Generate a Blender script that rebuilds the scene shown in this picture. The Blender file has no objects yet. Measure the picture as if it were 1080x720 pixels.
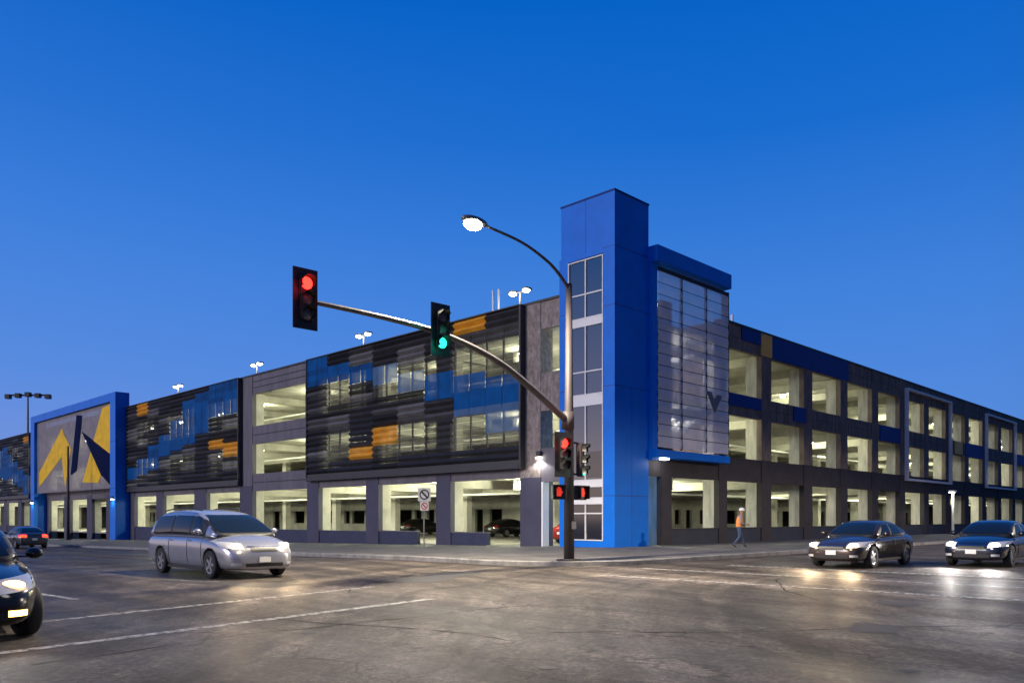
import bpy, bmesh, math, random
from mathutils import Vector, Matrix
from mathutils.bvhtree import BVHTree
random.seed(7)
R = math.radians
S = bpy.context.scene
COL = S.collection

# ------------------------------------------------------------------ materials
MATS = {}
def nodes(m):
    m.use_nodes = True
    return m.node_tree.nodes, m.node_tree.links
def mat(name, base, rough=0.6, metal=0.0, var=0.0, scale=4.0, bump=0.0, spec=0.5, stretch=(1, 1, 1), coat=0.0, rvar=0.0):
    m = bpy.data.materials.new(name); n, l = nodes(m); b = n['Principled BSDF']
    b.inputs['Base Color'].default_value = (*base, 1)
    b.inputs['Roughness'].default_value = rough
    b.inputs['Metallic'].default_value = metal
    b.inputs['Specular IOR Level'].default_value = spec
    b.inputs['Coat Weight'].default_value = coat
    if var > 0 or bump > 0 or rvar > 0:
        tc = n.new('ShaderNodeTexCoord'); mp = n.new('ShaderNodeMapping'); mp.inputs['Scale'].default_value = stretch
        l.new(tc.outputs['Object'], mp.inputs['Vector'])
        nz = n.new('ShaderNodeTexNoise'); nz.inputs['Scale'].default_value = scale; nz.inputs['Detail'].default_value = 8
        nz.inputs['Roughness'].default_value = 0.65
        l.new(mp.outputs['Vector'], nz.inputs['Vector'])
        if var > 0:
            r = n.new('ShaderNodeMapRange'); r.inputs[1].default_value = 0.3; r.inputs[2].default_value = 0.7
            r.inputs[3].default_value = 1 - var; r.inputs[4].default_value = 1 + var
            l.new(nz.outputs['Fac'], r.inputs[0])
            mx = n.new('ShaderNodeMix'); mx.data_type = 'RGBA'; mx.blend_type = 'MULTIPLY'; mx.inputs[0].default_value = 1
            mx.inputs[6].default_value = (*base, 1); l.new(r.outputs[0], mx.inputs[7])
            l.new(mx.outputs[2], b.inputs['Base Color'])
        if rvar > 0:
            r2 = n.new('ShaderNodeMapRange'); r2.inputs[1].default_value = 0.3; r2.inputs[2].default_value = 0.7
            r2.inputs[3].default_value = rough - rvar; r2.inputs[4].default_value = rough + rvar
            l.new(nz.outputs['Fac'], r2.inputs[0]); l.new(r2.outputs[0], b.inputs['Roughness'])
        if bump > 0:
            n2 = n.new('ShaderNodeTexNoise'); n2.inputs['Scale'].default_value = scale * 9; n2.inputs['Detail'].default_value = 4
            l.new(tc.outputs['Object'], n2.inputs['Vector'])
            bp = n.new('ShaderNodeBump'); bp.inputs['Strength'].default_value = bump; bp.inputs['Distance'].default_value = 0.02
            l.new(n2.outputs['Fac'], bp.inputs['Height']); l.new(bp.outputs['Normal'], b.inputs['Normal'])
    MATS[name] = m
    return m
def perforated(name, base, openness, rough=0.5, var=0.2, spec=.15):
    m = mat(name, base, rough, 0.0, var, 1.3, 0, spec)
    n, l = nodes(m); b = n['Principled BSDF']; o = n['Material Output']
    t = n.new('ShaderNodeBsdfTransparent'); mx = n.new('ShaderNodeMixShader'); mx.inputs[0].default_value = openness
    l.new(b.outputs[0], mx.inputs[1]); l.new(t.outputs[0], mx.inputs[2]); l.new(mx.outputs[0], o.inputs['Surface'])
    return m
def emit(name, col, strength, base=None):
    m = bpy.data.materials.new(name); n, l = nodes(m); b = n['Principled BSDF']
    b.inputs['Base Color'].default_value = (*(base or col), 1)
    b.inputs['Emission Color'].default_value = (*col, 1); b.inputs['Emission Strength'].default_value = strength
    b.inputs['Roughness'].default_value = 0.2
    MATS[name] = m
    return m
def glassy(name, col, openness, rough=0.03):
    m = mat(name, col, rough, 0.0, spec=0.8); n, l = nodes(m); b = n['Principled BSDF']; o = n['Material Output']
    b.inputs['IOR'].default_value = 1.9
    t = n.new('ShaderNodeBsdfTransparent'); mx = n.new('ShaderNodeMixShader'); mx.inputs[0].default_value = openness
    t.inputs['Color'].default_value = (0.75, 0.85, 0.85, 1)
    l.new(b.outputs[0], mx.inputs[1]); l.new(t.outputs[0], mx.inputs[2]); l.new(mx.outputs[0], o.inputs['Surface'])
    return m

def asphalt_mat():
    m = bpy.data.materials.new('asphalt'); n, l = nodes(m); b = n['Principled BSDF']
    tc = n.new('ShaderNodeTexCoord')
    def noise(scale, detail=6, rough=0.6, st=(1, 1, 1), rot=0):
        mp = n.new('ShaderNodeMapping'); mp.inputs['Scale'].default_value = st; mp.inputs['Rotation'].default_value = (0, 0, rot)
        l.new(tc.outputs['Object'], mp.inputs['Vector'])
        z = n.new('ShaderNodeTexNoise'); z.inputs['Scale'].default_value = scale; z.inputs['Detail'].default_value = detail
        z.inputs['Roughness'].default_value = rough; l.new(mp.outputs['Vector'], z.inputs['Vector']); return z.outputs['Fac']
    def rng(v, a, b_, c, d):
        r = n.new('ShaderNodeMapRange'); r.inputs[1].default_value = a; r.inputs[2].default_value = b_
        r.inputs[3].default_value = c; r.inputs[4].default_value = d; l.new(v, r.inputs[0]); return r.outputs[0]
    def mul(a, c):
        q = n.new('ShaderNodeMath'); q.operation = 'MULTIPLY'; l.new(a, q.inputs[0]); l.new(c, q.inputs[1]); return q.outputs[0]
    big = rng(noise(0.22, 6), .32, .68, .60, 1.3)
    midn = mul(rng(noise(1.7, 9, .8), .34, .66, .70, 1.28), rng(noise(5.5, 5, .85), .38, .62, .66, 1.34))
    fine = rng(noise(40, 4, .8), .36, .64, .5, 1.55)
    grit = rng(noise(15, 4, .8), .36, .64, .45, 1.6)
    speck = rng(noise(130, 2, .8), .56, .70, 1.0, 2.0)
    streak_y = rng(noise(0.9, 5, .6, (1, .06, 1)), .35, .65, .66, 1.25)
    streak_d = rng(noise(1.1, 6, .65, (1, .07, 1), R(38)), .35, .65, .62, 1.3)
    def arcs(cx, cy, sc):                      # rubber laid down by turning traffic: bands that follow a radius
        sb = n.new('ShaderNodeVectorMath'); sb.operation = 'SUBTRACT'; l.new(tc.outputs['Object'], sb.inputs[0]); sb.inputs[1].default_value = (cx, cy, 0)
        ln = n.new('ShaderNodeVectorMath'); ln.operation = 'LENGTH'; l.new(sb.outputs[0], ln.inputs[0])
        wb = n.new('ShaderNodeMath'); wb.operation = 'MULTIPLY_ADD'; l.new(noise(.25, 3), wb.inputs[0]); wb.inputs[1].default_value = 2.0; l.new(ln.outputs['Value'], wb.inputs[2])
        z = n.new('ShaderNodeTexNoise'); z.noise_dimensions = '1D'; z.inputs['Scale'].default_value = sc; z.inputs['Detail'].default_value = 7; z.inputs['Roughness'].default_value = .7
        l.new(wb.outputs[0], z.inputs['W']); return rng(z.outputs['Fac'], .36, .64, .62, 1.22)
    arc = mul(arcs(-6, -34, .8), arcs(-42, 4, .7)); arc = rng(arc, .35, 1.4, .25, 1.5)
    vor = n.new('ShaderNodeTexVoronoi'); vor.feature = 'DISTANCE_TO_EDGE'; vor.inputs['Scale'].default_value = .16
    mpv = n.new('ShaderNodeMapping'); l.new(tc.outputs['Object'], mpv.inputs['Vector'])
    wob = n.new('ShaderNodeTexNoise'); wob.inputs['Scale'].default_value = .8; wob.inputs['Detail'].default_value = 6
    l.new(tc.outputs['Object'], wob.inputs['Vector'])
    add = n.new('ShaderNodeMix'); add.data_type = 'RGBA'; add.blend_type = 'LINEAR_LIGHT'; add.inputs[0].default_value = 1.2
    l.new(tc.outputs['Object'], add.inputs[6]); l.new(wob.outputs['Color'], add.inputs[7]); l.new(add.outputs[2], vor.inputs['Vector'])
    crack = rng(vor.outputs['Distance'], .001, .006, .35, 1)
    v = mul(mul(mul(mul(mul(big, fine), grit), mul(streak_y, streak_d)), mul(crack, midn)), mul(arc, speck))
    mx = n.new('ShaderNodeMix'); mx.data_type = 'RGBA'; mx.blend_type = 'MULTIPLY'; mx.inputs[0].default_value = 1
    mx.inputs[6].default_value = (.105, .086, .071, 1); l.new(v, mx.inputs[7]); l.new(mx.outputs[2], b.inputs['Base Color'])
    rv = mul(rng(noise(0.5, 6, .6, (1, .25, 1), R(20)), .35, .65, .8, 1.1), rng(noise(30, 2), .3, .7, .92, 1.08))
    l.new(rng(rv, 0.7, 1.2, .36, .78), b.inputs['Roughness'])
    b.inputs['Specular IOR Level'].default_value = .22
    bp = n.new('ShaderNodeBump'); bp.inputs['Strength'].default_value = .7; bp.inputs['Distance'].default_value = .014
    hh = n.new('ShaderNodeMath'); hh.operation = 'ADD'; l.new(rng(noise(22, 6, .8), .3, .7, 0, 1.4), hh.inputs[0]); l.new(rng(noise(1.5, 4), .3, .7, 0, .8), hh.inputs[1])
    l.new(hh.outputs[0], bp.inputs['Height']); l.new(bp.outputs['Normal'], b.inputs['Normal'])
    MATS['asphalt'] = m
def worn_paint(name, col, thr):
    m = bpy.data.materials.new(name); n, l = nodes(m); b = n['Principled BSDF']; o = n['Material Output']
    tc = n.new('ShaderNodeTexCoord'); z = n.new('ShaderNodeTexNoise'); z.inputs['Scale'].default_value = 7; z.inputs['Detail'].default_value = 8
    z.inputs['Roughness'].default_value = .75; l.new(tc.outputs['Object'], z.inputs['Vector'])
    r = n.new('ShaderNodeMapRange'); r.inputs[1].default_value = thr - .1; r.inputs[2].default_value = thr + .1
    l.new(z.outputs['Fac'], r.inputs[0])
    b.inputs['Base Color'].default_value = (*col, 1); b.inputs['Roughness'].default_value = .6
    t = n.new('ShaderNodeBsdfTransparent'); mx = n.new('ShaderNodeMixShader'); l.new(r.outputs[0], mx.inputs[0])
    l.new(b.outputs[0], mx.inputs[1]); l.new(t.outputs[0], mx.inputs[2]); l.new(mx.outputs[0], o.inputs['Surface'])
    MATS[name] = m
asphalt_mat()
worn_paint('road_paint', (.44, .42, .38), .54)
worn_paint('faded_paint', (.5, .48, .45), .5)
worn_paint('yellow_paint', (.55, .33, .04), .52)
mat('tar', (.014, .013, .013), .9, spec=.1)
mat('patch_asphalt', (.03, .029, .03), .75, 0, .3, 2, .4)
mat('sidewalk_concrete', (.125, .118, .112), .85, 0, .45, 1.1, .35)
def scored(m):
    n, l = nodes(m); b = n['Principled BSDF']; tc = n.new('ShaderNodeTexCoord')
    br = n.new('ShaderNodeTexBrick'); br.offset = 0; br.inputs['Scale'].default_value = 1; br.inputs['Brick Width'].default_value = 1.5; br.inputs['Row Height'].default_value = 1.5
    br.inputs['Mortar Size'].default_value = .018; br.inputs['Color1'].default_value = (1, 1, 1, 1); br.inputs['Color2'].default_value = (.82, .82, .82, 1); br.inputs['Mortar'].default_value = (.35, .35, .35, 1)
    l.new(tc.outputs['Object'], br.inputs['Vector'])
    src = b.inputs['Base Color'].links[0].from_socket
    mx = n.new('ShaderNodeMix'); mx.data_type = 'RGBA'; mx.blend_type = 'MULTIPLY'; mx.inputs[0].default_value = 1
    l.new(src, mx.inputs[6]); l.new(br.outputs['Color'], mx.inputs[7]); l.new(mx.outputs[2], b.inputs['Base Color'])
scored(MATS['sidewalk_concrete'])
mat('kerb_concrete', (.22, .21, .20), .85, 0, .4, 2.5, .2)
mat('left_plaster', (.115, .105, .13), .75, 0, .24, 1.6, .15, .5, (1, 1, .25))
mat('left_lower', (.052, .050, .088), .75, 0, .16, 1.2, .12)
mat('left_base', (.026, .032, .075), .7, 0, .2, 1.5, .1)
mat('stone_concrete', (.24, .20, .185), .9, 0, .5, 6.0, .7, .5, (1, 1, .55))
mat('right_stone', (.165, .125, .108), .9, 0, .4, 3.0, .5, .5, (1, 1, .3))
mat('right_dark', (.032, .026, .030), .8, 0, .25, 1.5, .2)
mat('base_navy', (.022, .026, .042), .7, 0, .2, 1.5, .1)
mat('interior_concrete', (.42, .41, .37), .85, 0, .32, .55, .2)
mat('pier_lit_concrete', (.46, .44, .41), .9, 0, .34, 2.6, .3, .5, (1, 1, .22))  # paler than the facade stone: lit look of the pier sides in the colour
mat('shaded_back_wall', (.22, .21, .19), .85, 0, .35, .6, .2)  # upper rear walls darkened: shading of the garage depth put into the colour
mat('interior_floor', (.26, .25, .23), .7, 0, .25, .7)
mat('interior_shade', (.05, .05, .045), .8)
mat('tower_blue', (.0, .15, .66), .45, 0, .10, .9, .02, .22)
mat('tower_seam', (.003, .03, .22), .6)
mat('navy_panel', (.003, .028, .20), .55, 0, .12, 1, 0, .2)
mat('orange_panel', (.80, .38, .02), .5, 0, .12, 1)
mat('white_metal', (.72, .72, .72), .4, 0, .05, 2)
mat('outline_metal', (.66, .60, .60), .45, 0, .08, 2)
mat('coping_dark', (.03, .03, .036), .5, .3, .1, 2)
mat('silhouette_grey', (.16, .15, .17), .7)
mat('screen_black', (.022, .022, .026), .45, 0, .2, 1)
perforated('screen_charcoal', (.038, .036, .040), .025)
perforated('screen_grey', (.14, .135, .14), .08)
perforated('screen_open', (.085, .085, .08), .30)
perforated('screen_open_dark', (.05, .05, .05), .14)
perforated('screen_blue', (.002, .072, .25), .05, .55, .25, .05); perforated('screen_blue_dark', (.002, .050, .18), .05, .55, .25, .05)
perforated('screen_pale', (.055, .13, .27), .2)
perforated('screen_orange', (.70, .31, .03), .05)
perforated('mesh_grey', (.78, .74, .78), .26, .6, .08)
perforated('art_ground', (.30, .27, .28), .38)
perforated('art_yellow', (.85, .50, .01), .06)
perforated('art_navy', (.002, .007, .045), .03, .6, .2, .02)
glassy('window_glass', (.015, .025, .05), .15); MATS['window_glass'].node_tree.nodes['Principled BSDF'].inputs['IOR'].default_value = 2.3
glassy('car_glass', (.008, .013, .015), .10, .04); MATS['car_glass'].node_tree.nodes['Principled BSDF'].inputs['IOR'].default_value = 1.42
glassy('dark_glass', (.008, .008, .012), .0, .08)
mat('signal_black', (.018, .017, .018), .45, 0, .15, 6)
mat('signal_visor', (.012, .012, .012), .5)
mat('galvanised', (.20, .19, .18), .5, .5, .18, 3, .05)
mat('bronze_pole', (.055, .045, .048), .6, .1, .15, 3, .05)
mat('arm_steel', (.11, .10, .10), .36, .4, .2, 3, .05)
mat('dead_lens', (.16, .15, .15), .2)  # unlit lens, grey raised to paint in the sky's reflection
emit('lamp_red', (1, .015, .01), 9); emit('lamp_green', (.02, 1, .55), 3.2)
emit('hand_red', (1, .05, .02), .7)
emit('lamp_white', (1, .9, .70), 90, (.8, .8, .8))
emit('flood_white', (1, .95, .82), 28, (.8, .8, .8))
emit('ceiling_lens', (1, .97, .80), 26, (.8, .8, .8))
emit('head_warm', (1, .68, .30), 34, (.8, .8, .8)); emit('head_white', (1, .93, .85), 40, (.8, .8, .8))
emit('head_amber', (1, .50, .10), 12, (.8, .5, .2))
emit('tail_red', (1, .03, .01), 6); mat('tail_off', (.25, .01, .01), .2, coat=.5)
emit('tube_white', (.95, 1, .95), 9, (.8, .8, .8))
mat('head_off', (.5, .5, .5), .15, coat=.6)
mat('tyre', (.02, .02, .02), .8, 0, .2, 8, .2); mat('rim', (.55, .55, .56), .28, .9); mat('dark_rim', (.2, .2, .21), .3, .9)
mat('trim_black', (.012, .012, .013), .5); mat('chrome', (.7, .7, .7), .15, 1)
def paint(name, c, metal=.4): return mat(name, c, .22, metal, .05, 2, 0, .4, coat=.6)
paint('silver_paint', (.42, .43, .47), .6); paint('black_paint', (.012, .011, .011), .2); paint('bronze_paint', (.045, .035, .028), .5)
paint('midnight_paint', (.010, .012, .022), .3); paint('white_paint', (.60, .60, .62), .1); paint('grey_paint', (.09, .09, .10), .5); paint('red_paint', (.25, .012, .012), .2)
mat('plate_white', (.75, .74, .70), .5); mat('ink_dark', (.03, .03, .05), .6); mat('ink_red', (.55, .02, .02), .6)
mat('skin', (.38, .20, .13), .6); mat('vest_orange', (.85, .30, .06), .7, 0, .15, 20); mat('denim', (.055, .085, .16), .85, 0, .25, 25); mat('shirt', (.30, .22, .24), .8, 0, .15, 20)
mat('hat_white', (.85, .85, .84), .35); mat('boot', (.04, .03, .022), .7); mat('reflective', (.7, .7, .6), .4)

# ------------------------------------------------------------------ helpers
def obj(name, bm, m, parent=None, smooth=False, label=None):
    me = bpy.data.meshes.new(name); bmesh.ops.recalc_face_normals(bm, faces=bm.faces); bm.to_mesh(me); bm.free()
    for q in (m if isinstance(m, (list, tuple)) else [m]): me.materials.append(MATS[q])
    if smooth:
        for p in me.polygons: p.use_smooth = True
    o = bpy.data.objects.new(name, me); COL.objects.link(o); o.parent = parent
    if label: o['label'] = label
    return o
def tag(o, label, cat, group=None):
    o['label'] = label; o['category'] = cat
    if group: o['group'] = group
    return o
def thing(name, label, cat, loc=(0, 0, 0), rz=0, group=None):
    o = bpy.data.objects.new(name, None); COL.objects.link(o); o.location = loc; o.rotation_euler = (0, 0, rz); o.empty_display_size = .3
    return tag(o, label, cat, group)
def BM(): return bmesh.new()
def bx(bm, x0, x1, y0, y1, z0, z1, bev=0, mi=0):
    vs = [bm.verts.new((x, y, z)) for x in (x0, x1) for y in (y0, y1) for z in (z0, z1)]
    fs = [bm.faces.new([vs[i] for i in q]) for q in ((0, 1, 3, 2), (4, 6, 7, 5), (0, 4, 5, 1), (2, 3, 7, 6), (0, 2, 6, 4), (1, 5, 7, 3))]
    for f in fs: f.material_index = mi
    if bev:
        es = set(e for f in fs for e in f.edges)
        bmesh.ops.bevel(bm, geom=list(es), offset=bev, segments=2, affect='EDGES')
    return bm
def box(name, x0, x1, y0, y1, z0, z1, m, parent=None, bev=0): return obj(name, bx(BM(), x0, x1, y0, y1, z0, z1, bev), m, parent)
def tube(bm, pts, rad, seg=12, caps=True):
    pts = [Vector(p) for p in pts]; rad = rad if isinstance(rad, (list, tuple)) else [rad] * len(pts); rings = []
    up = Vector((0, 0, 1))
    for i, p in enumerate(pts):
        t = (pts[min(i + 1, len(pts) - 1)] - pts[max(i - 1, 0)]).normalized()
        a = t.cross(up)
        if a.length < .01: a = t.cross(Vector((0, 1, 0)))
        a.normalize(); b = t.cross(a).normalized()
        rings.append([bm.verts.new(p + (a * math.cos(k * 2 * math.pi / seg) + b * math.sin(k * 2 * math.pi / seg)) * rad[i]) for k in range(seg)])
    for r0, r1 in zip(rings, rings[1:]):
        for k in range(seg): bm.faces.new((r0[k], r0[(k + 1) % seg], r1[(k + 1) % seg], r1[k]))
    if caps: bm.faces.new(rings[0][::-1]); bm.faces.new(rings[-1])
    return bm
def prism(bm, poly, axis, a, b):           # polygon in the plane square to the axis, from a to b
    def P(p, t): return {'x': (t, p[0], p[1]), 'y': (p[0], t, p[1]), 'z': (p[0], p[1], t)}[axis]
    v0 = [bm.verts.new(P(p, a)) for p in poly]; v1 = [bm.verts.new(P(p, b)) for p in poly]; k = len(poly)
    bm.faces.new(v0[::-1]); bm.faces.new(v1)
    for i in range(k): bm.faces.new((v0[i], v0[(i + 1) % k], v1[(i + 1) % k], v1[i]))
    return bm
def ellipsoid(bm, c, r, rz=0, seg=16):
    m4 = Matrix.Translation(c) @ Matrix.Rotation(rz, 4, 'Z') @ Matrix.Diagonal((*r, 1))
    bmesh.ops.create_uvsphere(bm, u_segments=seg, v_segments=10, radius=1, matrix=m4); return bm
def bake(o):
    dg = bpy.context.evaluated_depsgraph_get(); me = bpy.data.meshes.new_from_object(o.evaluated_get(dg))
    o.modifiers.clear(); o.data = me; return o
def light(name, kind, loc, energy, col, parent=None, rot=None, **kw):
    d = bpy.data.lights.new(name, kind); d.energy = energy; d.color = col
    for k, v in kw.items(): setattr(d, k, v)
    o = bpy.data.objects.new(name, d); COL.objects.link(o); o.location = loc; o.parent = parent
    if rot: o.rotation_euler = rot
    return o
def gz(y): return -.013 * min(max(y, 0), 130)

# ------------------------------------------------------------------ ground
def structure(o): o['kind'] = 'structure'; return o
bm = BM(); ys = [-900, -30, 0, 130, 900]; xs = [-900, -40, 60, 900]
g = [[bm.verts.new((x, y, gz(y))) for x in xs] for y in ys]
for i in range(4):
    for j in range(3): bm.faces.new((g[i][j], g[i][j + 1], g[i + 1][j + 1], g[i + 1][j]))
structure(obj('road', bm, 'asphalt'))
# pavement round the garage: kerb corner of radius 4 m at the crossing
CX, CY, RAD = -11.8, -7.4, 4.0
def corner(off):
    r = RAD - off; c = (CX + RAD, CY + RAD)
    return [(c[0] + r * math.cos(a), c[1] + r * math.sin(a)) for a in [R(180 + 90 * k / 10) for k in range(11)]]
def outline(off): return [(CX + off, 130), (CX + off, 0)] + corner(off) + [(125, CY + off)]
bm = BM(); A = outline(.16); v = [bm.verts.new((x, y, gz(y) + .15)) for x, y in A]
far = [bm.verts.new((125, 0, .15)), bm.verts.new((125, 130, gz(130) + .15))]
mid = [i for i, p in enumerate(A) if p[1] == 0][0]
bm.faces.new([v[0], v[1], far[0], far[1]]); bm.faces.new([v[1]] + v[2:] + [far[0]])
structure(obj('sidewalk', bm, 'sidewalk_concrete'))
bm = BM(); o0 = outline(0); o1 = outline(.16)
pv = None
for (xa, ya), (xb, yb) in zip(o0, o1):
    q = [bm.verts.new((xa, ya, gz(ya) - .05)), bm.verts.new((xa + .0, ya, gz(ya) + .13)), bm.verts.new((xb * .2 + xa * .8, yb * .2 + ya * .8, gz(ya) + .155)), bm.verts.new((xb, yb, gz(yb) + .155)), bm.verts.new((xb, yb, gz(yb) - .05))]
    if pv:
        for k in range(4): bm.faces.new((pv[k], q[k], q[k + 1], pv[k + 1]))
    pv = q
structure(obj('kerb', bm, 'kerb_concrete'))
def strip(bm, p, q, w, z=.006, n=1):
    p, q = Vector(p), Vector(q); d = (q - p).normalized(); s = Vector((-d.y, d.x)) * w / 2; prev = None
    for k in range(n + 1):
        c = p.lerp(q, k / n); a = c + s; b = c - s
        r = (bm.verts.new((a.x, a.y, gz(a.y) + z)), bm.verts.new((b.x, b.y, gz(b.y) + z)))
        if prev: bm.faces.new((prev[0], prev[1], r[1], r[0]))
        prev = r
bm = BM()
strip(bm, (-29.6, -12.85), (-20.0, -11.15), .18); strip(bm, (-29.0, -10.35), (-19.2, -8.2), .15)
structure(obj('crosswalk_marking', bm, 'road_paint'))
bm = BM()
strip(bm, (-24.9, -4.4), (-24.7, -6.6), .14)
strip(bm, (-23.9, 6), (-23.9, 40), .12, n=2)
structure(obj('lane_marking', bm, 'road_paint'))
bm = BM()
strip(bm, (-9.8, -8.6), (-9.2, -30), .26); strip(bm, (-12.9, -9.5), (-12.3, -30), .26)
strip(bm, (-6.6, -9.6), (-6.4, -18.5), .4)
structure(obj('faded_crosswalk_marking', bm, 'faded_paint'))
bm = BM()
strip(bm, (-16.9, 8), (-16.9, 90), .11, n=4); strip(bm, (-16.6, 8), (-16.6, 90), .11, n=4)
strip(bm, (-3, -19.6), (100, -19.6), .11); strip(bm, (-3, -19.9), (100, -19.9), .11)
structure(obj('centre_line_marking', bm, 'yellow_paint'))
bm = BM()
for poly in (((-22.6, 2.4), (-21.4, 2.2), (-19.9, -6.6), (-21.0, -6.9), (-21.9, -3.5)), ((-18.2, -7.2), (-15.0, -5.6), (-13.6, -6.0), (-17.6, -8.3)), ((-18.9, -18.4), (-17.9, -18.1), (-17.8, -18.7), (-18.6, -18.9))):
    vs = [bm.verts.new((x, y, gz(y) + .0035)) for x, y in poly]; bm.faces.new(vs)
bmesh.ops.subdivide_edges(bm, edges=bm.edges[:], cuts=4)
bmesh.ops.triangulate(bm, faces=bm.faces[:])
structure(obj('road_patch', bm, 'patch_asphalt'))
bm = BM()
for k in range(60):          # oil drips and tar spots
    a = random.uniform(0, 6.28); cx, cy = random.uniform(-27, -6), random.uniform(-20, -7); rr0 = random.uniform(.03, .13)
    bm.faces.new([bm.verts.new((cx + rr0 * random.uniform(.6, 1.2) * math.cos(q * .785), cy + rr0 * random.uniform(.6, 1.2) * math.sin(q * .785), .0045 + k * .00002)) for q in range(8)])
structure(obj('road_stains', bm, 'patch_asphalt'))
bm = BM()                    # tar-sealed cracks wandering over the crossing
for k, (x, y, a, n_) in enumerate(((-27.5, -13.6, 12, 26), (-22, -15.5, -28, 22), (-17, -10.2, 8, 30), (-15.5, -16.6, 38, 18), (-20.5, -9.3, 70, 20), (-24, -11, -50, 16), (-11, -15, -12, 24), (-13.5, -19.5, 55, 22))):
    pv = None; a = R(a)
    for q in range(n_):
        a += random.uniform(-.22, .22); x += .32 * math.cos(a); y += .32 * math.sin(a); w = random.uniform(.006, .022)
        r = (bm.verts.new((x - w * math.sin(a), y + w * math.cos(a), .0030 + k * .00008)), bm.verts.new((x + w * math.sin(a), y - w * math.cos(a), .0030 + k * .00008)))
        if pv: bm.faces.new((pv[0], pv[1], r[1], r[0]))
        pv = r
structure(obj('road_crack_seal', bm, 'tar'))
bm = BM(); bmesh.ops.create_circle(bm, cap_ends=True, radius=.36, segments=28, matrix=Matrix.Translation((-14.8, -17.6, .005)))
tag(obj('manhole_cover', bm, 'patch_asphalt'), 'round dark iron manhole cover in the asphalt before the two oncoming sedans', 'manhole cover')

# ------------------------------------------------------------------ garage
G = thing('parking_garage', 'three-storey concrete parking garage with louvred screens and a tall blue corner tower', 'parking garage')
LP = [(4.69, 6.08), (11.57, 12.81), (18.39, 19.71), (25.26, 26.72), (34.6, 36.6), (42.5, 44.86), (51.46, 52.98), (58.3, 60.0), (64.6, 66.0), (70.4, 71.9), (77.7, 79.7), (85.6, 87.4), (92.2, 93.6), (97.3, 98.9), (104.6, 106), (112, 113.4), (119.6, 121)]
XE, YE = 104.6, 121
for i, (a, b) in enumerate(LP):
    if i == 0:
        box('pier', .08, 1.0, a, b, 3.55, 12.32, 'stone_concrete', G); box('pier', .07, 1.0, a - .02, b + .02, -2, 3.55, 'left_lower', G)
    else: box('pier', .08, .40, a, b, 3.95, 12.32, 'left_plaster', G); box('pier', .075, .40, a - .01, b + .01, -2, 3.95, 'left_lower', G); box('pier_lit_core', .401, 1.05, a + .015, b - .015, -2, 11.0, 'interior_concrete', G)  # paler inner part puts the brightness of the lit pier sides into colour
for z0, z1 in ((3.55, 4.85), (7.12, 8.47), (10.93, 12.3)):
    box('spandrel', .12, .36, 6.07, YE, z0, z1, 'left_plaster', G)
for z0, z1, mm in ((3.3, 5.0, 'left_plaster'), (6.85, 8.75, 'stone_concrete'), (10.95, 12.3, 'stone_concrete')):
    box('spandrel', .11, .36, 3.0, 4.70, z0, z1, mm, G)
bm = BM()
for zz in (4.2, 7.8, 11.4, 11.85): bx(bm, .095, .125, 26.75, 34.58, zz - .03, zz + .03)
obj('spandrel_joint', bm, 'coping_dark', G)
LW = [(8.63, 11.57), (14.63, 18.39), (19.71, 25.26), (26.72, 34.6), (36.6, 42.5), (44.86, 51.46), (52.98, 58.3)]
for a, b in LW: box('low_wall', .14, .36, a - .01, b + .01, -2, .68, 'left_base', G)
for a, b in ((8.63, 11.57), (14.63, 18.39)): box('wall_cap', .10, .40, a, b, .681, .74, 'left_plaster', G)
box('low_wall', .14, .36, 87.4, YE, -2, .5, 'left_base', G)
box('coping', .04, .42, 3.2, YE, 12.31, 12.42, 'coping_dark', G)
# right facade
RP = [(14.1 + 5.55 * k, 15.3 + 5.55 * k) for k in range(17)]
for a, b in RP:
    p_ = box('pier', a, b, .08, .40, 4.88, 12.3, 'right_stone', G); box('pier', a, b, .075, .40, -.1, 4.88, 'right_dark', G); box('pier_lit_core', a + .02, b - .02, .401, 1.1, -.1, 11.0, 'pier_lit_concrete', p_)
for a, b in ((3.95, 4.8), (9.35, 10.2)):
    p_ = box('pier', a, b, .08, .40, -.1, 12.3, 'right_dark', G); box('pier_lit_core', a + .02, b - .02, .401, 1.1, -.1, 11.0, 'pier_lit_concrete', p_)
box('spandrel', 2.5, XE, .12, .36, 3.55, 4.86, 'right_dark', G)
box('spandrel', 10.1, XE, .12, .36, 7.22, 8.46, 'right_stone', G)
box('spandrel', 10.1, XE, .12, .36, 10.92, 12.28, 'right_stone', G)
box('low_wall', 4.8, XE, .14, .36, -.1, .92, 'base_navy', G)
box('wall_cap', 4.8, XE, .10, .40, .921, .97, 'right_dark', G)
box('coping', 10.1, XE, .04, .42, 12.29, 12.40, 'coping_dark', G)
bm = BM()
for k, (a, b) in enumerate(RP[:-1]):
    for j in range(3):
        x = b + (5.55 - 1.2) * (j + .5) / 3
        bx(bm, x - .012, x + .012, .112, .13, 10.95, 12.28); bx(bm, x - .012, x + .012, .112, .13, 7.25, 8.44)
for zz in (11.6, 7.85): bx(bm, 10.2, XE, .113, .13, zz - .012, zz + .012)
obj('panel_joint', bm, 'right_dark', G)
def patch(x0, x1, z0, z1, m): box('colour_panel', x0, x1, .05, .118, z0, z1, m, G)
patch(11.8, 14.0, 11.55, 12.27, 'navy_panel'); box('colour_panel', 14.02, 15.35, .045, .10, 11.0, 12.27, 'orange_panel', G); patch(15.4, 26.5, 10.97, 12.27, 'navy_panel')
patch(10.25, 14.05, 7.75, 8.44, 'navy_panel'); patch(18.2, 19.9, 7.5, 8.44, 'navy_panel'); patch(32.3, 36.4, 7.3, 8.44, 'navy_panel')
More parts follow.
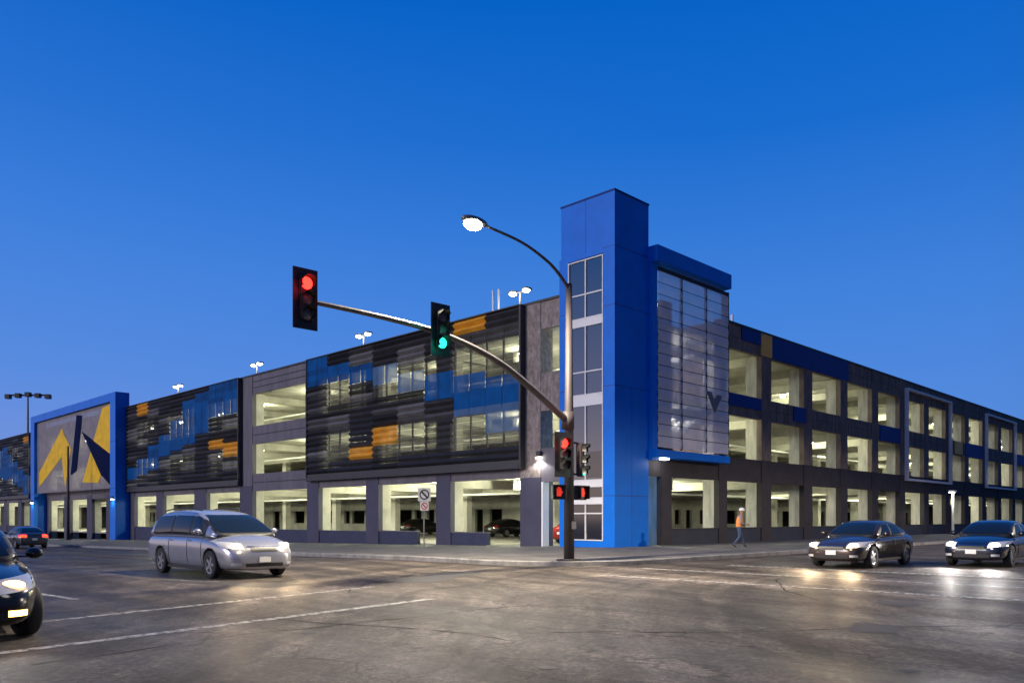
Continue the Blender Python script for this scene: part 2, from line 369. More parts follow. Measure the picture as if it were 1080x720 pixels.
patch(50.0, 52.2, 7.3, 8.42, 'orange_panel'); box('colour_panel', 53.0, 58.5, .03, .075, 7.2, 8.48, 'navy_panel', G); patch(71.0, 75.0, 7.3, 8.44, 'navy_panel')
for x0, x1 in ((37.3, 48.3), (59.2, 70.2)):          # outline frames standing off the facade
    bm = BM(); w = .17
    bx(bm, x0, x0 + w, -.22, .05, 4.45, 11.75); bx(bm, x1 - w, x1, -.22, .05, 4.45, 11.75)
    bx(bm, x0 + w, x1 - w, -.22, .05, 11.58, 11.75); bx(bm, x0 + w, x1 - w, -.22, .05, 4.45, 4.62)
    obj('outline_frame', bm, 'outline_metal', G)
# slabs with their ribs
def slab(z0, z1, m, ribs):
    bm = BM()
    bx(bm, .37, XE, .37, YE, z0, z1)
    if ribs:
        for a, b in LP[1:]: bx(bm, 1.02, 19, (a + b) / 2 - .25, (a + b) / 2 + .25, z0 - .5, z0 - .003)
        for a, b in RP: bx(bm, (a + b) / 2 - .25, (a + b) / 2 + .25, 1.12, 19, z0 - .5, z0 - .004)
        bx(bm, 9.3, 9.9, 3.4, YE, z0 - .62, z0 - .006); bx(bm, 3.4, XE, 9.3, 9.9, z0 - .61, z0 - .007)
    return obj('floor_slab', bm, m, G)
slab(-.12, .02, 'interior_floor', False)
slab(3.72, 3.98, 'interior_concrete', True); slab(7.35, 7.6, 'interior_concrete', True); slab(11.05, 11.3, 'interior_concrete', True)
for k in range(13): box('interior_column', 9.35, 9.85, 12 + 8.5 * k, 12.6 + 8.5 * k, .02, 11.05, 'interior_concrete', G)
for k in range(10): box('interior_column', 17 + 8.5 * k, 17.6 + 8.5 * k, 9.35, 9.85, .02, 11.05, 'interior_concrete', G)
# inner walls with dark openings through to the unlit middle of the plan
z_lv = ((.02, 3.72), (3.98, 7.35), (7.6, 11.05))
wr_ = random.Random(11)
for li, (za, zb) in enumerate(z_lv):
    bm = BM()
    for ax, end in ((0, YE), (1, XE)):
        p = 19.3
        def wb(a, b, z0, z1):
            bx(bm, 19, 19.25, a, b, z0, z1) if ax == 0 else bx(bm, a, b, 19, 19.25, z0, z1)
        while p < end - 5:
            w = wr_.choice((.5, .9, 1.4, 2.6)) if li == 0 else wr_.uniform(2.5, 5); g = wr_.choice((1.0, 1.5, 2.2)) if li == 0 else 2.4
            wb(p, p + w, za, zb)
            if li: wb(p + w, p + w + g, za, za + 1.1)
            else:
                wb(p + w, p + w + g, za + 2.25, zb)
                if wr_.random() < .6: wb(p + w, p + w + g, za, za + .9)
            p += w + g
    obj('interior_wall', bm, 'interior_concrete' if li == 0 else 'shaded_back_wall', G)
bm = BM(); bx(bm, 33, 33.2, 30, YE, 0, 11.1); bx(bm, 33.2, XE, 33, 33.2, 0, 11.1); obj('core_wall', bm, 'interior_shade', G)  # dark colour paints in the shade of the unlit depth behind the openings
bm = BM(); bx(bm, .4, XE, YE + .01, YE + .3, -2, 12.3); bx(bm, XE + .01, XE + .3, .1, YE, -2, 12.3); obj('end_wall', bm, 'left_plaster', G)
# parked ramps seen through the upper openings of the right face
bm = BM()
for (xa, za), (xb, zb) in (((22, 4.0), (60, 7.3)), ((60, 7.6), (98, 10.9))):
    prism(bm, [(xa, za), (xb, zb), (xb, zb + .9), (xa, za + .9)], 'y', 13.0, 13.2)
obj('ramp_parapet', bm, 'interior_concrete', G)
for z in (3.05, 6.68, 10.38):
    bm = BM(); tube(bm, [(6.6, 8, z), (6.6, YE - 1, z)], .07, 8); obj('service_pipe', bm, 'white_metal', G)
    bm = BM(); tube(bm, [(11, 6.9, z + .02), (XE - 1, 6.9, z + .02)], .07, 8); obj('service_pipe', bm, 'white_metal', G)
# ceiling lights
def ceiling_light(x, y, z, e):
    bm = BM(); bmesh.ops.create_cone(bm, cap_ends=True, radius1=.17, radius2=.20, depth=.12, segments=14, matrix=Matrix.Translation((x, y, z - .10)))
    bx(bm, x - .03, x + .03, y - .03, y + .03, z - .05, z)
    c = obj('ceiling_light', bm, 'white_metal', G)
    bm = BM(); ellipsoid(bm, (x, y, z - .22), (.20, .20, .12)); obj('lens', bm, 'ceiling_lens', c, True)
    light('ceiling_lamp', 'POINT', (x, y, z - .42), e, (.97, .98, .64), c, shadow_soft_size=.12)
for zi, z in enumerate((3.72, 7.35, 11.05)):
    for y in (9.2, 16.2, 22.8, 30.4, 39.4, 47.5, 55.4, 62.5, 74.5, 82.5, 90, 101, 109): ceiling_light(3.4, y, z, 720 if zi else 900)
    for i, x in enumerate((4.6, 12.2, 20.5, 28.8, 37.2, 45.5, 56.5, 67.6, 78.7, 90)): ceiling_light(x, 3.8 + 2.2 * ((i + zi) % 2), z, (460, 640, 560)[(i + zi) % 3] if zi else 760)

# louvred screens on the left face
perforated('screen_mid', (.085, .083, .088), .05); perforated('screen_deep', (.022, .021, .024), .02)
MI = ['screen_charcoal', 'screen_black', 'screen_grey', 'screen_open', 'screen_open_dark', 'screen_blue', 'screen_pale', 'screen_orange', 'screen_mid', 'screen_deep', 'screen_blue_dark']
KEY = {'c': 0, 'k': 1, 'g': 2, 'o': 3, 'd': 4, 'b': 5, 'p': 6, 'n': 7, 'm': 8, 'x': 9, 'q': 10}
def screen(y0, y1, ncol, cells, default):
    P = .372; top = 12.28; nr = 21
    sc = BM(); w = (y1 - y0) / ncol
    for c in range(ncol):
        for r in range(nr):
            ch = cells.get((c, r)) or default(c, r)
            if ch == 'c': ch = rnd.choice('cccxxm')
            za = top - P * (r + 1) + .012; zb = top - P * r; zm = (za + zb) / 2; ya = y0 + c * w + .008; yb = y0 + (c + 1) * w - .008
            if ch == 'b' and (c * 7 + (r // 2) * 5 + (r * c) % 3) % 4 == 0: ch = 'q'
            if ch in 'bpq':
                za -= .012; xo = -.23 - .006 * ((c * 3 + r * 5) % 3); ym = (ya + yb) / 2
                for q0, q1 in ((ya + .006, ym - .022), (ym + .022, yb - .006)):
                    f = sc.faces.new([sc.verts.new(v) for v in ((xo, q0, za), (xo, q1, za), (xo, q1, zb), (xo, q0, zb))]); f.material_index = KEY[ch]
                continue
            p = [(-.15, za), (-.33, zm - .02), (-.15, zb)]
            vv = [[sc.verts.new((x, yy, z)) for x, z in p] for yy in (ya, yb)]
            for k in range(2):
                f = sc.faces.new((vv[0][k], vv[1][k], vv[1][k + 1], vv[0][k + 1])); f.material_index = KEY[ch]
    s = obj('louvre_screen', sc, MI, G)
    bm = BM()
    bx(bm, -.30, .06, y0 - .12, y0 - .01, 4.0, 12.34); bx(bm, -.30, .06, y1 + .01, y1 + .12, 4.0, 12.34)
    bx(bm, -.32, .06, y0, y1, 4.02, 4.25); bx(bm, -.26, .06, y0, y1, 4.25, 4.46); bx(bm, -.30, .06, y0, y1, 12.30, 12.36)
    for c in range(1, 2 * ncol): bx(bm, -.14, -.04, y0 + c * w / 2 - .035, y0 + c * w / 2 + .035, 4.46, 12.3)
    obj('screen_frame', bm, 'screen_black', s)
def fill(cells, c, spans):
    for ch, a, b in spans:
        for r in range(a, b + 1): cells[(c, r)] = ch
rnd = random.Random(3)
s1 = {}
fill(s1, 0, [('b', 0, 6), ('g', 8, 9), ('n', 13, 15), ('g', 17, 18)]); fill(s1, 1, [('b', 0, 6), ('n', 12, 13), ('g', 15, 15)])
fill(s1, 2, [('b', 1, 9)]); fill(s1, 3, [('b', 2, 11), ('g', 13, 13)]); fill(s1, 4, [('g', 5, 5), ('b', 6, 12), ('g', 14, 14)]); fill(s1, 5, [('g', 5, 5), ('b', 9, 13), ('g', 15, 16)])
fill(s1, 6, [('g', 2, 3), ('b', 11, 16)]); fill(s1, 7, [('n', 0, 2), ('g', 9, 10), ('b', 14, 17)]); fill(s1, 8, [('g', 6, 8), ('b', 16, 18), ('g', 20, 20)])
screen(36.3, 59.3, 9, s1, lambda c, r: rnd.choice('cccccckx'))
s2 = {}
fill(s2, 0, [('c', 0, 1), ('o', 2, 8), ('b', 9, 12), ('p', 13, 16), ('o', 17, 18), ('k', 19, 20)])
fill(s2, 1, [('n', 0, 0), ('n', 1, 1), ('o', 2, 7), ('b', 8, 12), ('p', 13, 13), ('o', 14, 18), ('k', 19, 20)])
fill(s2, 2, [('c', 0, 4), ('d', 5, 6), ('b', 7, 10), ('c', 11, 14), ('d', 15, 18), ('k', 19, 20)])
fill(s2, 3, [('c', 0, 1), ('g', 2, 4), ('d', 5, 5), ('p', 6, 8), ('c', 9, 10), ('g', 11, 12), ('o', 13, 18), ('k', 19, 20)])
fill(s2, 4, [('c', 0, 3), ('p', 4, 6), ('o', 7, 8), ('c', 9, 12), ('n', 14, 16), ('d', 17, 18), ('c', 19, 20)])
fill(s2, 5, [('d', 0, 0), ('g', 1, 2), ('b', 3, 5), ('c', 6, 7), ('g', 8, 8), ('c', 9, 11), ('k', 12, 16), ('n', 17, 18), ('k', 19, 20)])
fill(s2, 6, [('c', 0, 1), ('b', 2, 4), ('o', 5, 8), ('c', 9, 10), ('g', 11, 12), ('o', 13, 16), ('d', 17, 18), ('k', 19, 20)])
fill(s2, 7, [('b', 0, 4), ('c', 5, 16), ('g', 17, 17), ('c', 18, 20)])
screen(5.85, 26.2, 8, s2, lambda c, r: rnd.choice('ccd'))
s0 = {}
for c in range(10):
    fill(s0, c, [('b', max(0, 14 - 2 * c // 1 + 6 - 6), 18 - c)]) if c < 6 else None
fill(s0, 0, [('n', 1, 2), ('b', 16, 20)]); fill(s0, 1, [('b', 12, 17)]); fill(s0, 2, [('b', 9, 13), ('g', 4, 5)]); fill(s0, 3, [('b', 6, 11), ('g', 15, 16)]); fill(s0, 4, [('b', 3, 8)])
screen(92.7, 118, 10, s0, lambda c, r: rnd.choice('ccccckg'))

# blue gateway frame with the shard artwork
F = BM(); X0, X1 = -1.25, .06
bx(F, X0, X1, 59.55, 61.0, -2, 12.95); bx(F, X0, X1, 86.5, 87.95, -2, 12.95); bx(F, X0, X1, 59.55, 87.95, 12.953, 13.75)
fr = obj('gateway_frame', F, 'tower_blue', G)
bm = BM()
for y in (66.4, 71.9, 77.3, 82.4): bx(bm, X0 - .006, X0 + .02, y - .02, y + .02, 12.96, 13.74)
for zz in (4.4, 9.0): bx(bm, X0 - .006, X0 + .02, 59.56, 60.99, zz - .02, zz + .02); bx(bm, X0 - .006, X0 + .02, 86.51, 87.94, zz - .02, zz + .02)
obj('panel_seam', bm, 'tower_seam', fr)
A = obj('art_panel', bx(BM(), -.93, -.90, 61.01, 86.49, 4.45, 12.94), 'art_ground', G)
def shard(poly, m, k):
    bm = BM(); prism(bm, poly, 'x', -.955 - k * .008, -.935 - k * .004); obj('shard', bm, m, A)
shard([(76.9, 11.6), (85.6, 6.9), (85.6, 5.2), (80.2, 7.2), (76.9, 8.4), (75.2, 9.6)], 'art_yellow', 0)
shard([(77.1, 11.4), (73.8, 9.1), (75.8, 4.9), (76.9, 7.9)], 'art_yellow', 1)
shard([(71.9, 12.6), (70.1, 12.4), (71.9, 6.6), (73.9, 6.2)], 'art_navy', 3)
shard([(70.2, 10.7), (61.03, 7.6), (61.03, 4.47), (64.4, 5.9)], 'art_navy', 4)
shard([(61.03, 12.8), (64.0, 12.6), (70.0, 5.3), (65.2, 5.1), (61.03, 8.7)], 'art_yellow', 2)
bm = BM()
for y in (65.3, 69.6, 73.8, 78.0, 82.2): bx(bm, -.89, -.83, y - .04, y + .04, 4.46, 12.93)
obj('mullion', bm, 'coping_dark', A)
for y in (60.2, 87.2):
    w = obj('wall_light', bx(BM(), X0 - .14, X0 - .003, y - .16, y + .16, 3.35, 3.62, .02), 'coping_dark', G)
    obj('lens', bx(BM(), X0 - .16, X0 - .02, y - .14, y + .14, 3.27, 3.345), 'ceiling_lens', w)
    light('wall_lamp', 'SPOT', (X0 - .25, y, 3.2), 35, (1, .95, .8), w, (0, 0, 0), spot_size=R(130), shadow_soft_size=.1)
# wall light on the stair pier
w = obj('wall_light', bx(BM(), -.10, .06, 4.55, 4.85, 4.55, 4.85, .02), 'coping_dark', G)
obj('lens', bx(BM(), -.12, .04, 4.57, 4.83, 4.47, 4.545), 'ceiling_lens', w)
light('wall_lamp', 'SPOT', (-.12, 4.7, 4.40), 130, (1, .97, .88), w, (0, 0, 0), spot_size=R(140), shadow_soft_size=.08)
box('door_frame', .06, .5, 4.50, 4.62, .0, 3.3, 'white_metal', G)

# corner tower (hollow behind the glazing)
T = obj('corner_tower', bx(BM(), -.10, 2.55, -.10, .56, -.05, 16.5), 'tower_blue', G)
BW = [(.30, 2.95, 'dark'), (3.05, 5.4, 'glass'), (5.4, 6.84, 'glass'), (7.29, 10.6, 'glass'), (10.92, 13.7, 'glass')]
bm = BM()
bx(bm, -.10, 2.55, 2.70, 3.27, -.05, 14.0); bx(bm, -.10, 2.55, 2.70, 3.15, 14.0, 16.5)
bx(bm, -.10, 2.55, .56, 2.70, 13.78, 16.5); bx(bm, -.10, 2.55, .56, 2.70, -.05, .42); bx(bm, 2.3, 2.55, .56, 2.7, .42, 13.78)
obj('tower_shell', bm, 'tower_blue', T)
for z in (2.53, 7.6, 11.3, 14.0):
    obj('panel_seam', bx(BM(), -.104, 2.554, -.104, .565, z - .015, z + .015), 'tower_seam', T)
    if z < 14: obj('panel_seam', bx(BM(), -.104, -.09, 2.70, 3.26, z - .015, z + .015), 'tower_seam', T)
obj('panel_seam', bx(BM(), -.104, -.09, 1.60, 1.63, 14.0, 16.5), 'tower_seam', T); obj('panel_seam', bx(BM(), 1.2, 1.225, -.104, -.09, 0, 7.6), 'tower_seam', T)
bm = BM(); bx(bm, -.13, 2.58, -.13, 3.18, 16.50, 16.58); obj('coping', bm, 'navy_panel', T)
def window(z0, z1, bars, glass):
    bm = BM(); t = .05
    y0, y1 = .565, 2.695
    bx(bm, -.13, .02, y0, y0 + t, z0, z1); bx(bm, -.13, .02, y1 - t, y1, z0, z1)
    bx(bm, -.13, .02, y0 + t, y1 - t, z0, z0 + t); bx(bm, -.13, .02, y0 + t, y1 - t, z1 - t, z1)
    bx(bm, -.12, .01, 1.60, 1.66, z0 + t, z1 - t)
    for b in bars: bx(bm, -.11, .0, y0 + t, y1 - t, b - .03, b + .03)
    f = obj('window', bm, 'white_metal', T)
    obj('pane', bx(BM(), -.06, -.05, y0 + .02, y1 - .02, z0 + .02, z1 - .02), glass, f)
window(10.92, 13.72, [12.08], 'window_glass'); window(7.30, 10.6, [8.41], 'window_glass'); window(3.26, 6.84, [], 'window_glass')
window(2.42, 3.0, [], 'dark_glass'); window(.44, 2.2, [1.72], 'dark_glass')
for z0, z1 in ((10.6, 10.92), (6.84, 7.30), (3.0, 3.26), (2.2, 2.42)): obj('transom', bx(BM(), -.115, .03, .57, 2.69, z0 + .002, z1 - .002), 'white_metal', T)
box('reflection_panel', -.075, -.03, .62, 1.57, 3.4, 4.62, 'dark_glass', T)  # dark panel built in for the signals' reflection in the glass
# stair enclosure beside the tower: mesh screen, canopy and ledge in blue
E_ = obj('stair_canopy', bx(BM(), 2.56, 9.46, -.62, .3, 13.78, 14.55, .02), 'tower_blue', G)
obj('stair_side', bx(BM(), 2.57, 3.0, -.30, .3, 4.3, 13.77), 'tower_blue', G)
obj('stair_ledge', bx(BM(), 2.56, 9.35, -.60, .3, 4.42, 4.80, .02), 'tower_blue', G)
M_ = BM(); cols = [(3.02, 5.08), (5.16, 7.4), (7.46, 9.62)]
for a, b in cols:
    n = 15; hgt = (13.5 - 4.92) / n
    for k in range(n):
        z0 = 4.92 + k * hgt
        vs = [M_.verts.new(p) for p in ((a, -.30, z0 + .02), (b, -.30, z0 + .02), (b, -.34, z0 + hgt * .5), (a, -.34, z0 + hgt * .5), (b, -.30, z0 + hgt - .02), (a, -.30, z0 + hgt - .02))]
        M_.faces.new(vs[:4]); M_.faces.new((vs[3], vs[2], vs[4], vs[5]))
ms = obj('mesh_screen', M_, 'mesh_grey', G)
bm = BM()
for x in (5.12, 7.43): bx(bm, x - .035, x + .035, -.33, -.2, 4.9, 13.5)
bx(bm, 3.0, 9.66, -.27, -.2, 13.5, 13.71); bx(bm, 9.63, 9.7, -.33, .1, 4.87, 13.7)
for k in range(1, 15):
    z0 = 4.92 + k * (13.5 - 4.92) / 15; bx(bm, 3.02, 9.62, -.29, -.27, z0 - .018, z0 + .018)
obj('screen_frame', bm, 'coping_dark', ms)
bm = BM(); prism(bm, [(6.95 + .35, 8.15), (7.85, 8.1), (8.1, 7.75), (8.45, 8.05), (8.9, 8.0), (8.15, 7.0)], 'y', -.37, -.355); obj('chevron_silhouette', bm, 'silhouette_grey', ms)  # flat plate paints in a dark V silhouette on the mesh
bm = BM(); bx(bm, 9.66, 9.9, .37, 3.2, 4.86, 12.28); bx(bm, 3.0, 9.66, 3.2, 3.4, 4.86, 12.28); obj('stair_wall', bm, 'right_stone', G)
bm = BM()
for fl, (z0, z1) in enumerate(((4.9, 6.7), (6.7, 8.5), (8.5, 10.2))):
    n = 10
    for k in range(n):
        x = 4.6 + (k if fl % 2 == 0 else n - 1 - k) * .33; z = z0 + (z1 - z0) * k / n
        yy = .5 if fl % 2 == 0 else 1.7
        bx(bm, x, x + .33, yy, yy + 1.1, z, z + (z1 - z0) / n)
    xa = 8.0 if fl % 2 == 0 else 3.3
    bx(bm, xa, xa + 1.3, .45, 2.85, z1 - .12, z1 + .03)
st = obj('stair', bm, 'white_metal', G)
bm = BM()
for fl, (z0, z1) in enumerate(((4.9, 6.7), (6.7, 8.5), (8.5, 10.2))):
    a, b = ((4.6, z0), (7.9, z1)) if fl % 2 == 0 else ((7.9, z0), (4.6, z1))
    yy = .48 if fl % 2 == 0 else 1.68
    for dz in (.6, 1.05): tube(bm, [(a[0], yy, a[1] + dz), (b[0], yy, b[1] + dz)], .03, 6)
obj('handrail', bm, 'white_metal', st)
for x, z, e in ((6.3, 6.6, 420), (6.6, 9.9, 420)):
    tb = obj('stair_light', bx(BM(), x - .5, x + .5, 2.95, 3.05, z, z + .08), 'tube_white', G)
    light('stair_lamp', 'POINT', (x, 2.7, z - .1), e, (1, .98, .9), tb, shadow_soft_size=.2)
tb = obj('stair_light', bx(BM(), 3.1, 4.6, .35, .47, 12.02, 12.14), 'tube_white', G)
light('stair_lamp', 'POINT', (4.2, .6, 11.7), 14, (1, .98, .9), tb, shadow_soft_size=.2)
w = obj('soffit_light', bx(BM(), 3.3, 3.7, -.5, -.2, 4.33, 4.415), 'tube_white', G)
light('soffit_lamp', 'POINT', (3.5, -.4, 4.15), 16, (1, .98, .88), w, shadow_soft_size=.15)

# ------------------------------------------------------------------ roof furniture
GL = 'twin floodlights on the garage roof'
for y, lab in ((14.8, 'lit twin floodlight on the garage roof nearest the blue corner tower'), (32.8, 'lit twin floodlight on the roof above the wide louvred screen, beside the mast arm'),
               (50.9, 'lit twin floodlight on the roof just behind the open bay between two screens'), (69.4, 'lit twin floodlight on the roof above the dark screen next to the blue gateway')):
    t = thing('roof_light', lab, 'floodlight', (9, y, 11.3), 0, GL)
    bm = BM(); tube(bm, [(0, 0, 0), (0, 0, 5.3)], [.09, .06]); bx(bm, -.2, .2, -.2, .2, 0, .12); obj('pole', bm, 'galvanised', t)
    bm = BM(); bx(bm, -.04, .04, -.65, .65, 5.22, 5.3); obj('cross_arm', bm, 'galvanised', t)
    for s in (-1, 1):
        hd = obj('floodlight_head', bx(BM(), -.28, .28, s * .62 - .24, s * .62 + .24, 5.30, 5.44, .02), 'galvanised', t)
        bm = BM(); ellipsoid(bm, (-.05, s * .62, 5.26), (.26, .24, .14)); obj('lens', bm, 'flood_white', hd, True)
    light('flood_lamp', 'POINT', (-.3, 0, 4.9), 50, (1, .95, .82), t, shadow_soft_size=.25)
t = thing('roof_antenna', 'pair of slim white antenna rods on the roof above the orange louvre', 'antenna', (7, 13.9, 12.3))
t.location = (9, 17.4, 11.3)
for s in (0, .55):
    bm = BM(); tube(bm, [(0, -s, 0), (0, -s, 4.0)], .035, 8); tube(bm, [(0, -s, 4.0), (0, -s, 5.9)], .075, 8); obj('rod', bm, 'white_metal', t)
t = thing('roof_antenna', 'single white antenna rod on the roof behind the blue parapet right of the tower', 'antenna', (15.9, 3.0, 11.3))
bm = BM(); tube(bm, [(0, 0, 0), (0, 0, 2.0)], .05, 8); tube(bm, [(0, 0, 2.0), (0, 0, 2.9)], .09, 8); obj('rod', bm, 'white_metal', t)
t = thing('stadium_light', 'tall unlit stadium light mast with five floodlights beyond the far end of the garage', 'stadium light', (27.4, 202.4, -1.7), R(-45))
bm = BM(); tube(bm, [(0, 0, 0), (0, 0, 33.5)], [.42, .22]); obj('pole', bm, 'galvanised', t)
bm = BM(); bx(bm, -5.3, 5.3, -.15, .15, 33.3, 33.7); obj('cross_arm', bm, 'signal_black', t)
for k in range(5): obj('floodlight', bx(BM(), -5.4 + 2.45 * k, -4.2 + 2.45 * k, -.6, .6, 33.1 - abs(k - 2) * .25, 34.2 - abs(k - 2) * .25, .05), 'signal_black', t)

# ------------------------------------------------------------------ signal pole
t = thing('traffic_signal_pole', 'tall traffic signal pole with long curved mast arm and a lit street lamp on top', 'traffic light', (-10.2, -6.05, .15))
bm = BM(); tube(bm, [(0, 0, 0), (0, 0, 4.6), (0, 0, 8.75)], [.17, .14, .095], 16); bx(bm, -.28, .28, -.28, .28, 0, .06); obj('pole', bm, 'bronze_pole', t, True)
def curve(pts, n=6):
    out = []; P = [Vector(p) for p in pts]; P = [P[0] * 2 - P[1]] + P + [P[-1] * 2 - P[-2]]
    for i in range(1, len(P) - 2):
        for k in range(n):
            u = k / n; a, b, c, d = P[i - 1:i + 3]
            out.append(.5 * ((2 * b) + (c - a) * u + (2 * a - 5 * b + 4 * c - d) * u * u + (3 * b - a - 3 * c + d) * u ** 3))
    return out + [P[-2]]
ap = curve([(-.1, 0, 4.42), (-1.76, 0, 5.27), (-3.34, 0, 5.93), (-5.3, 0, 6.33), (-7.3, 0, 6.43), (-9.55, 0, 6.43)])
bm = BM(); tube(bm, ap, [.115 - .06 * k / (len(ap) - 1) for k in range(len(ap))], 14); obj('mast_arm', bm, 'arm_steel', t, True)
bm = BM(); tube(bm, [(-.06, 0, 4.15), (-.06, 0, 4.7)], .2, 14); obj('arm_bracket', bm, 'bronze_pole', t, True)
lp = curve([(-.02, 0, 8.6), (-.5, 0, 8.98), (-1.12, 0, 9.28), (-2.17, 0, 9.55), (-3.6, 0, 9.66)])
bm = BM(); tube(bm, lp, [.055 - .018 * k / (len(lp) - 1) for k in range(len(lp))], 10); obj('lamp_arm', bm, 'bronze_pole', t, True)
bm = BM(); ellipsoid(bm, (-4.05, 0, 9.68), (.48, .19, .13)); lh = obj('lamp_head', bm, 'galvanised', t, True)
bm = BM(); ellipsoid(bm, (-4.12, 0, 9.58), (.30, .20, .16)); obj('lens', bm, 'lamp_white', lh, True)
light('street_lamp', 'SPOT', (-4.12, 0, 9.36), 14500, (1, .87, .66), t, (0, 0, 0), spot_size=R(165), spot_blend=.5, shadow_soft_size=.25)
def signal_head(parent, c, rz, lit, plate=True):
    """three-lens vertical head facing local -Y"""
    m4 = Matrix.Translation(c) @ Matrix.Rotation(rz, 4, 'Z')
    def put(bm): bmesh.ops.transform(bm, matrix=m4, verts=bm.verts[:]); return bm
    hd = obj('signal_head', put(bx(BM(), -.17, .17, -.09, .12, -.53, .53, .03)), 'signal_black', parent)
    if plate: obj('backplate', put(bx(BM(), -.31, .31, -.03, -.005, -.70, .70)), 'signal_black', hd)
    for k, z in enumerate((.35, 0, -.35)):
        bm = BM(); r = .145
        bmesh.ops.create_cone(bm, cap_ends=True, radius1=r, radius2=r * .9, depth=.03, segments=20, matrix=Matrix.Translation((0, -.105, z)) @ Matrix.Rotation(R(90), 4, 'X'))
        obj('lens', put(bm), (('lamp_red', 'dead_lens', 'lamp_green')[k] if lit == k else 'dead_lens'), hd, True)
        bm = BM(); ns = 16; prev = None
        for q in range(ns + 1):
            a = R(-35 + 250 * q / ns); x, zz = math.cos(a) * .165, math.sin(a) * .165
            d = .20 if 15 < -35 + 250 * q / ns < 165 else .12
            cur = (bm.verts.new((x, -.09, z + zz)), bm.verts.new((x, -.09 - d, z + zz)))
            if prev: bm.faces.new((prev[0], cur[0], cur[1], prev[1]))
            prev = cur
        bmesh.ops.solidify(bm, geom=bm.faces[:], thickness=.008)
        obj('visor', put(bm), 'signal_visor', hd, True)
    if lit is not None:
        p = m4 @ Vector((0, -.55, (.35, 0, -.35)[lit])); light('signal_lamp', 'POINT', p, 6, ((1, .03, .02), (1, .5, 0), (.03, 1, .6))[lit], hd, shadow_soft_size=.1)
    return hd
signal_head(t, (-9.55, -.2, 6.40), R(-3), 0); signal_head(t, (-5.52, -.24, 6.34), R(-3), 2)
signal_head(t, (-.46, -.12, 3.32), R(-10), 0); signal_head(t, (.40, -.15, 3.20), R(28), 2, False)
bm = BM()
for z in (2.75, 3.75): tube(bm, [(-.45, .02, z), (.42, .02, z)], .03, 8)
tube(bm, [(-.6, 0, 2.2), (.6, 0, 2.2)], .025, 8); obj('bracket', bm, 'signal_black', t)
for x, rz, lit in ((-.56, R(-35), False), (.50, R(0), True)):
    m4 = Matrix.Translation((x, -.05, 2.16)) @ Matrix.Rotation(rz, 4, 'Z')
    def put(bm): bmesh.ops.transform(bm, matrix=m4, verts=bm.verts[:]); return bm
    pd = obj('pedestrian_signal', put(bx(BM(), -.22, .22, -.10, .12, -.23, .23, .02)), 'signal_black', t)
    bm = BM(); bx(bm, -.075, .065, -.115, -.104, -.13, .03)
    for k, (hx, ht) in enumerate(((-.06, .12), (-.02, .155), (.02, .145), (.055, .105))): bx(bm, hx - .015, hx + .015, -.114, -.105, .03, ht)
    prism(bm, [(.065, -.06), (.12, .0), (.10, .02), (.065, -.01)], 'y', -.114, -.105)
    obj('hand_symbol', put(bm), 'hand_red', pd)
    bm = BM(); bx(bm, -.22, .22, -.22, -.10, .20, .225); bx(bm, -.22, -.195, -.22, -.10, -.2, .2); bx(bm, .195, .22, -.22, -.10, -.2, .2); obj('visor', put(bm), 'signal_visor', pd)
bm = BM(); bx(bm, -.08, .08, -.24, -.17, 1.0, 1.25, .01); obj('push_button', bm, 'galvanised', t)

t = thing('street_lamp', 'lit street lamp on the far side of the right-hand street', 'street lamp', (17, -33, 0))
bm = BM(); tube(bm, [(0, 0, 0), (0, 0, 9.0)], [.15, .09], 12); bx(bm, -.25, .25, -.25, .25, 0, .08); obj('pole', bm, 'bronze_pole', t)
bm = BM(); tube(bm, curve([(0, 0, 8.8), (0, .6, 9.25), (0, 1.8, 9.6), (0, 3.4, 9.7)]), .045, 10); obj('lamp_arm', bm, 'bronze_pole', t, True)
bm = BM(); ellipsoid(bm, (0, 3.8, 9.72), (.19, .48, .13)); lh = obj('lamp_head', bm, 'galvanised', t, True)
bm = BM(); ellipsoid(bm, (0, 3.85, 9.63), (.18, .28, .13)); obj('lens', bm, 'lamp_white', lh, True)
light('street_lamp_light', 'SPOT', (0, 3.85, 9.42), 26000, (1, .84, .66), t, (0, 0, 0), spot_size=R(172), spot_blend=.2, shadow_soft_size=.25)

# ------------------------------------------------------------------ sign, posts
t = thing('no_parking_sign', 'white signs with dark and red slashed rings on a thin steel post', 'sign', (-4.3, 8.5, gz(8.5) + .15), R(-20))
bm = BM(); tube(bm, [(0, 0, 0), (0, 0, 2.95)], .035, 8); obj('post', bm, 'galvanised', t)
def ringsign(z, s, ink, slash):
    sg = obj('sign_plate', bx(BM(), -s, s, -.06, -.045, z - s, z + s), 'plate_white', t)
    bm = BM(); n = 28; ro, ri = s * .78, s * .58; vs = []
    for k in range(n):
        a = 2 * math.pi * k / n; vs.append((bm.verts.new((ro * math.cos(a), -.0635, z + ro * math.sin(a))), bm.verts.new((ri * math.cos(a), -.0635, z + ri * math.sin(a)))))
    for k in range(n): bm.faces.new((vs[k][0], vs[(k + 1) % n][0], vs[(k + 1) % n][1], vs[k][1]))
    d = s * .42; e = s * .10
    if slash: bm.faces.new([bm.verts.new(p) for p in ((-d - e, -.066, z + d - e), (-d + e, -.066, z + d + e), (d + e, -.066, z - d + e), (d - e, -.066, z - d - e))])
    obj('ring_symbol', bm, ink, sg)
ringsign(2.62, .33, 'ink_dark', True); ringsign(2.05, .22, 'ink_red', True)
t = thing('post_lamp', 'white post lamp standing on the pavement before the far right ground-floor openings', 'street lamp', (40.5, -2.5, .15))
bm = BM(); tube(bm, [(0, 0, 0), (0, 0, 3.4)], [.10, .075], 10); obj('post', bm, 'white_metal', t, True)
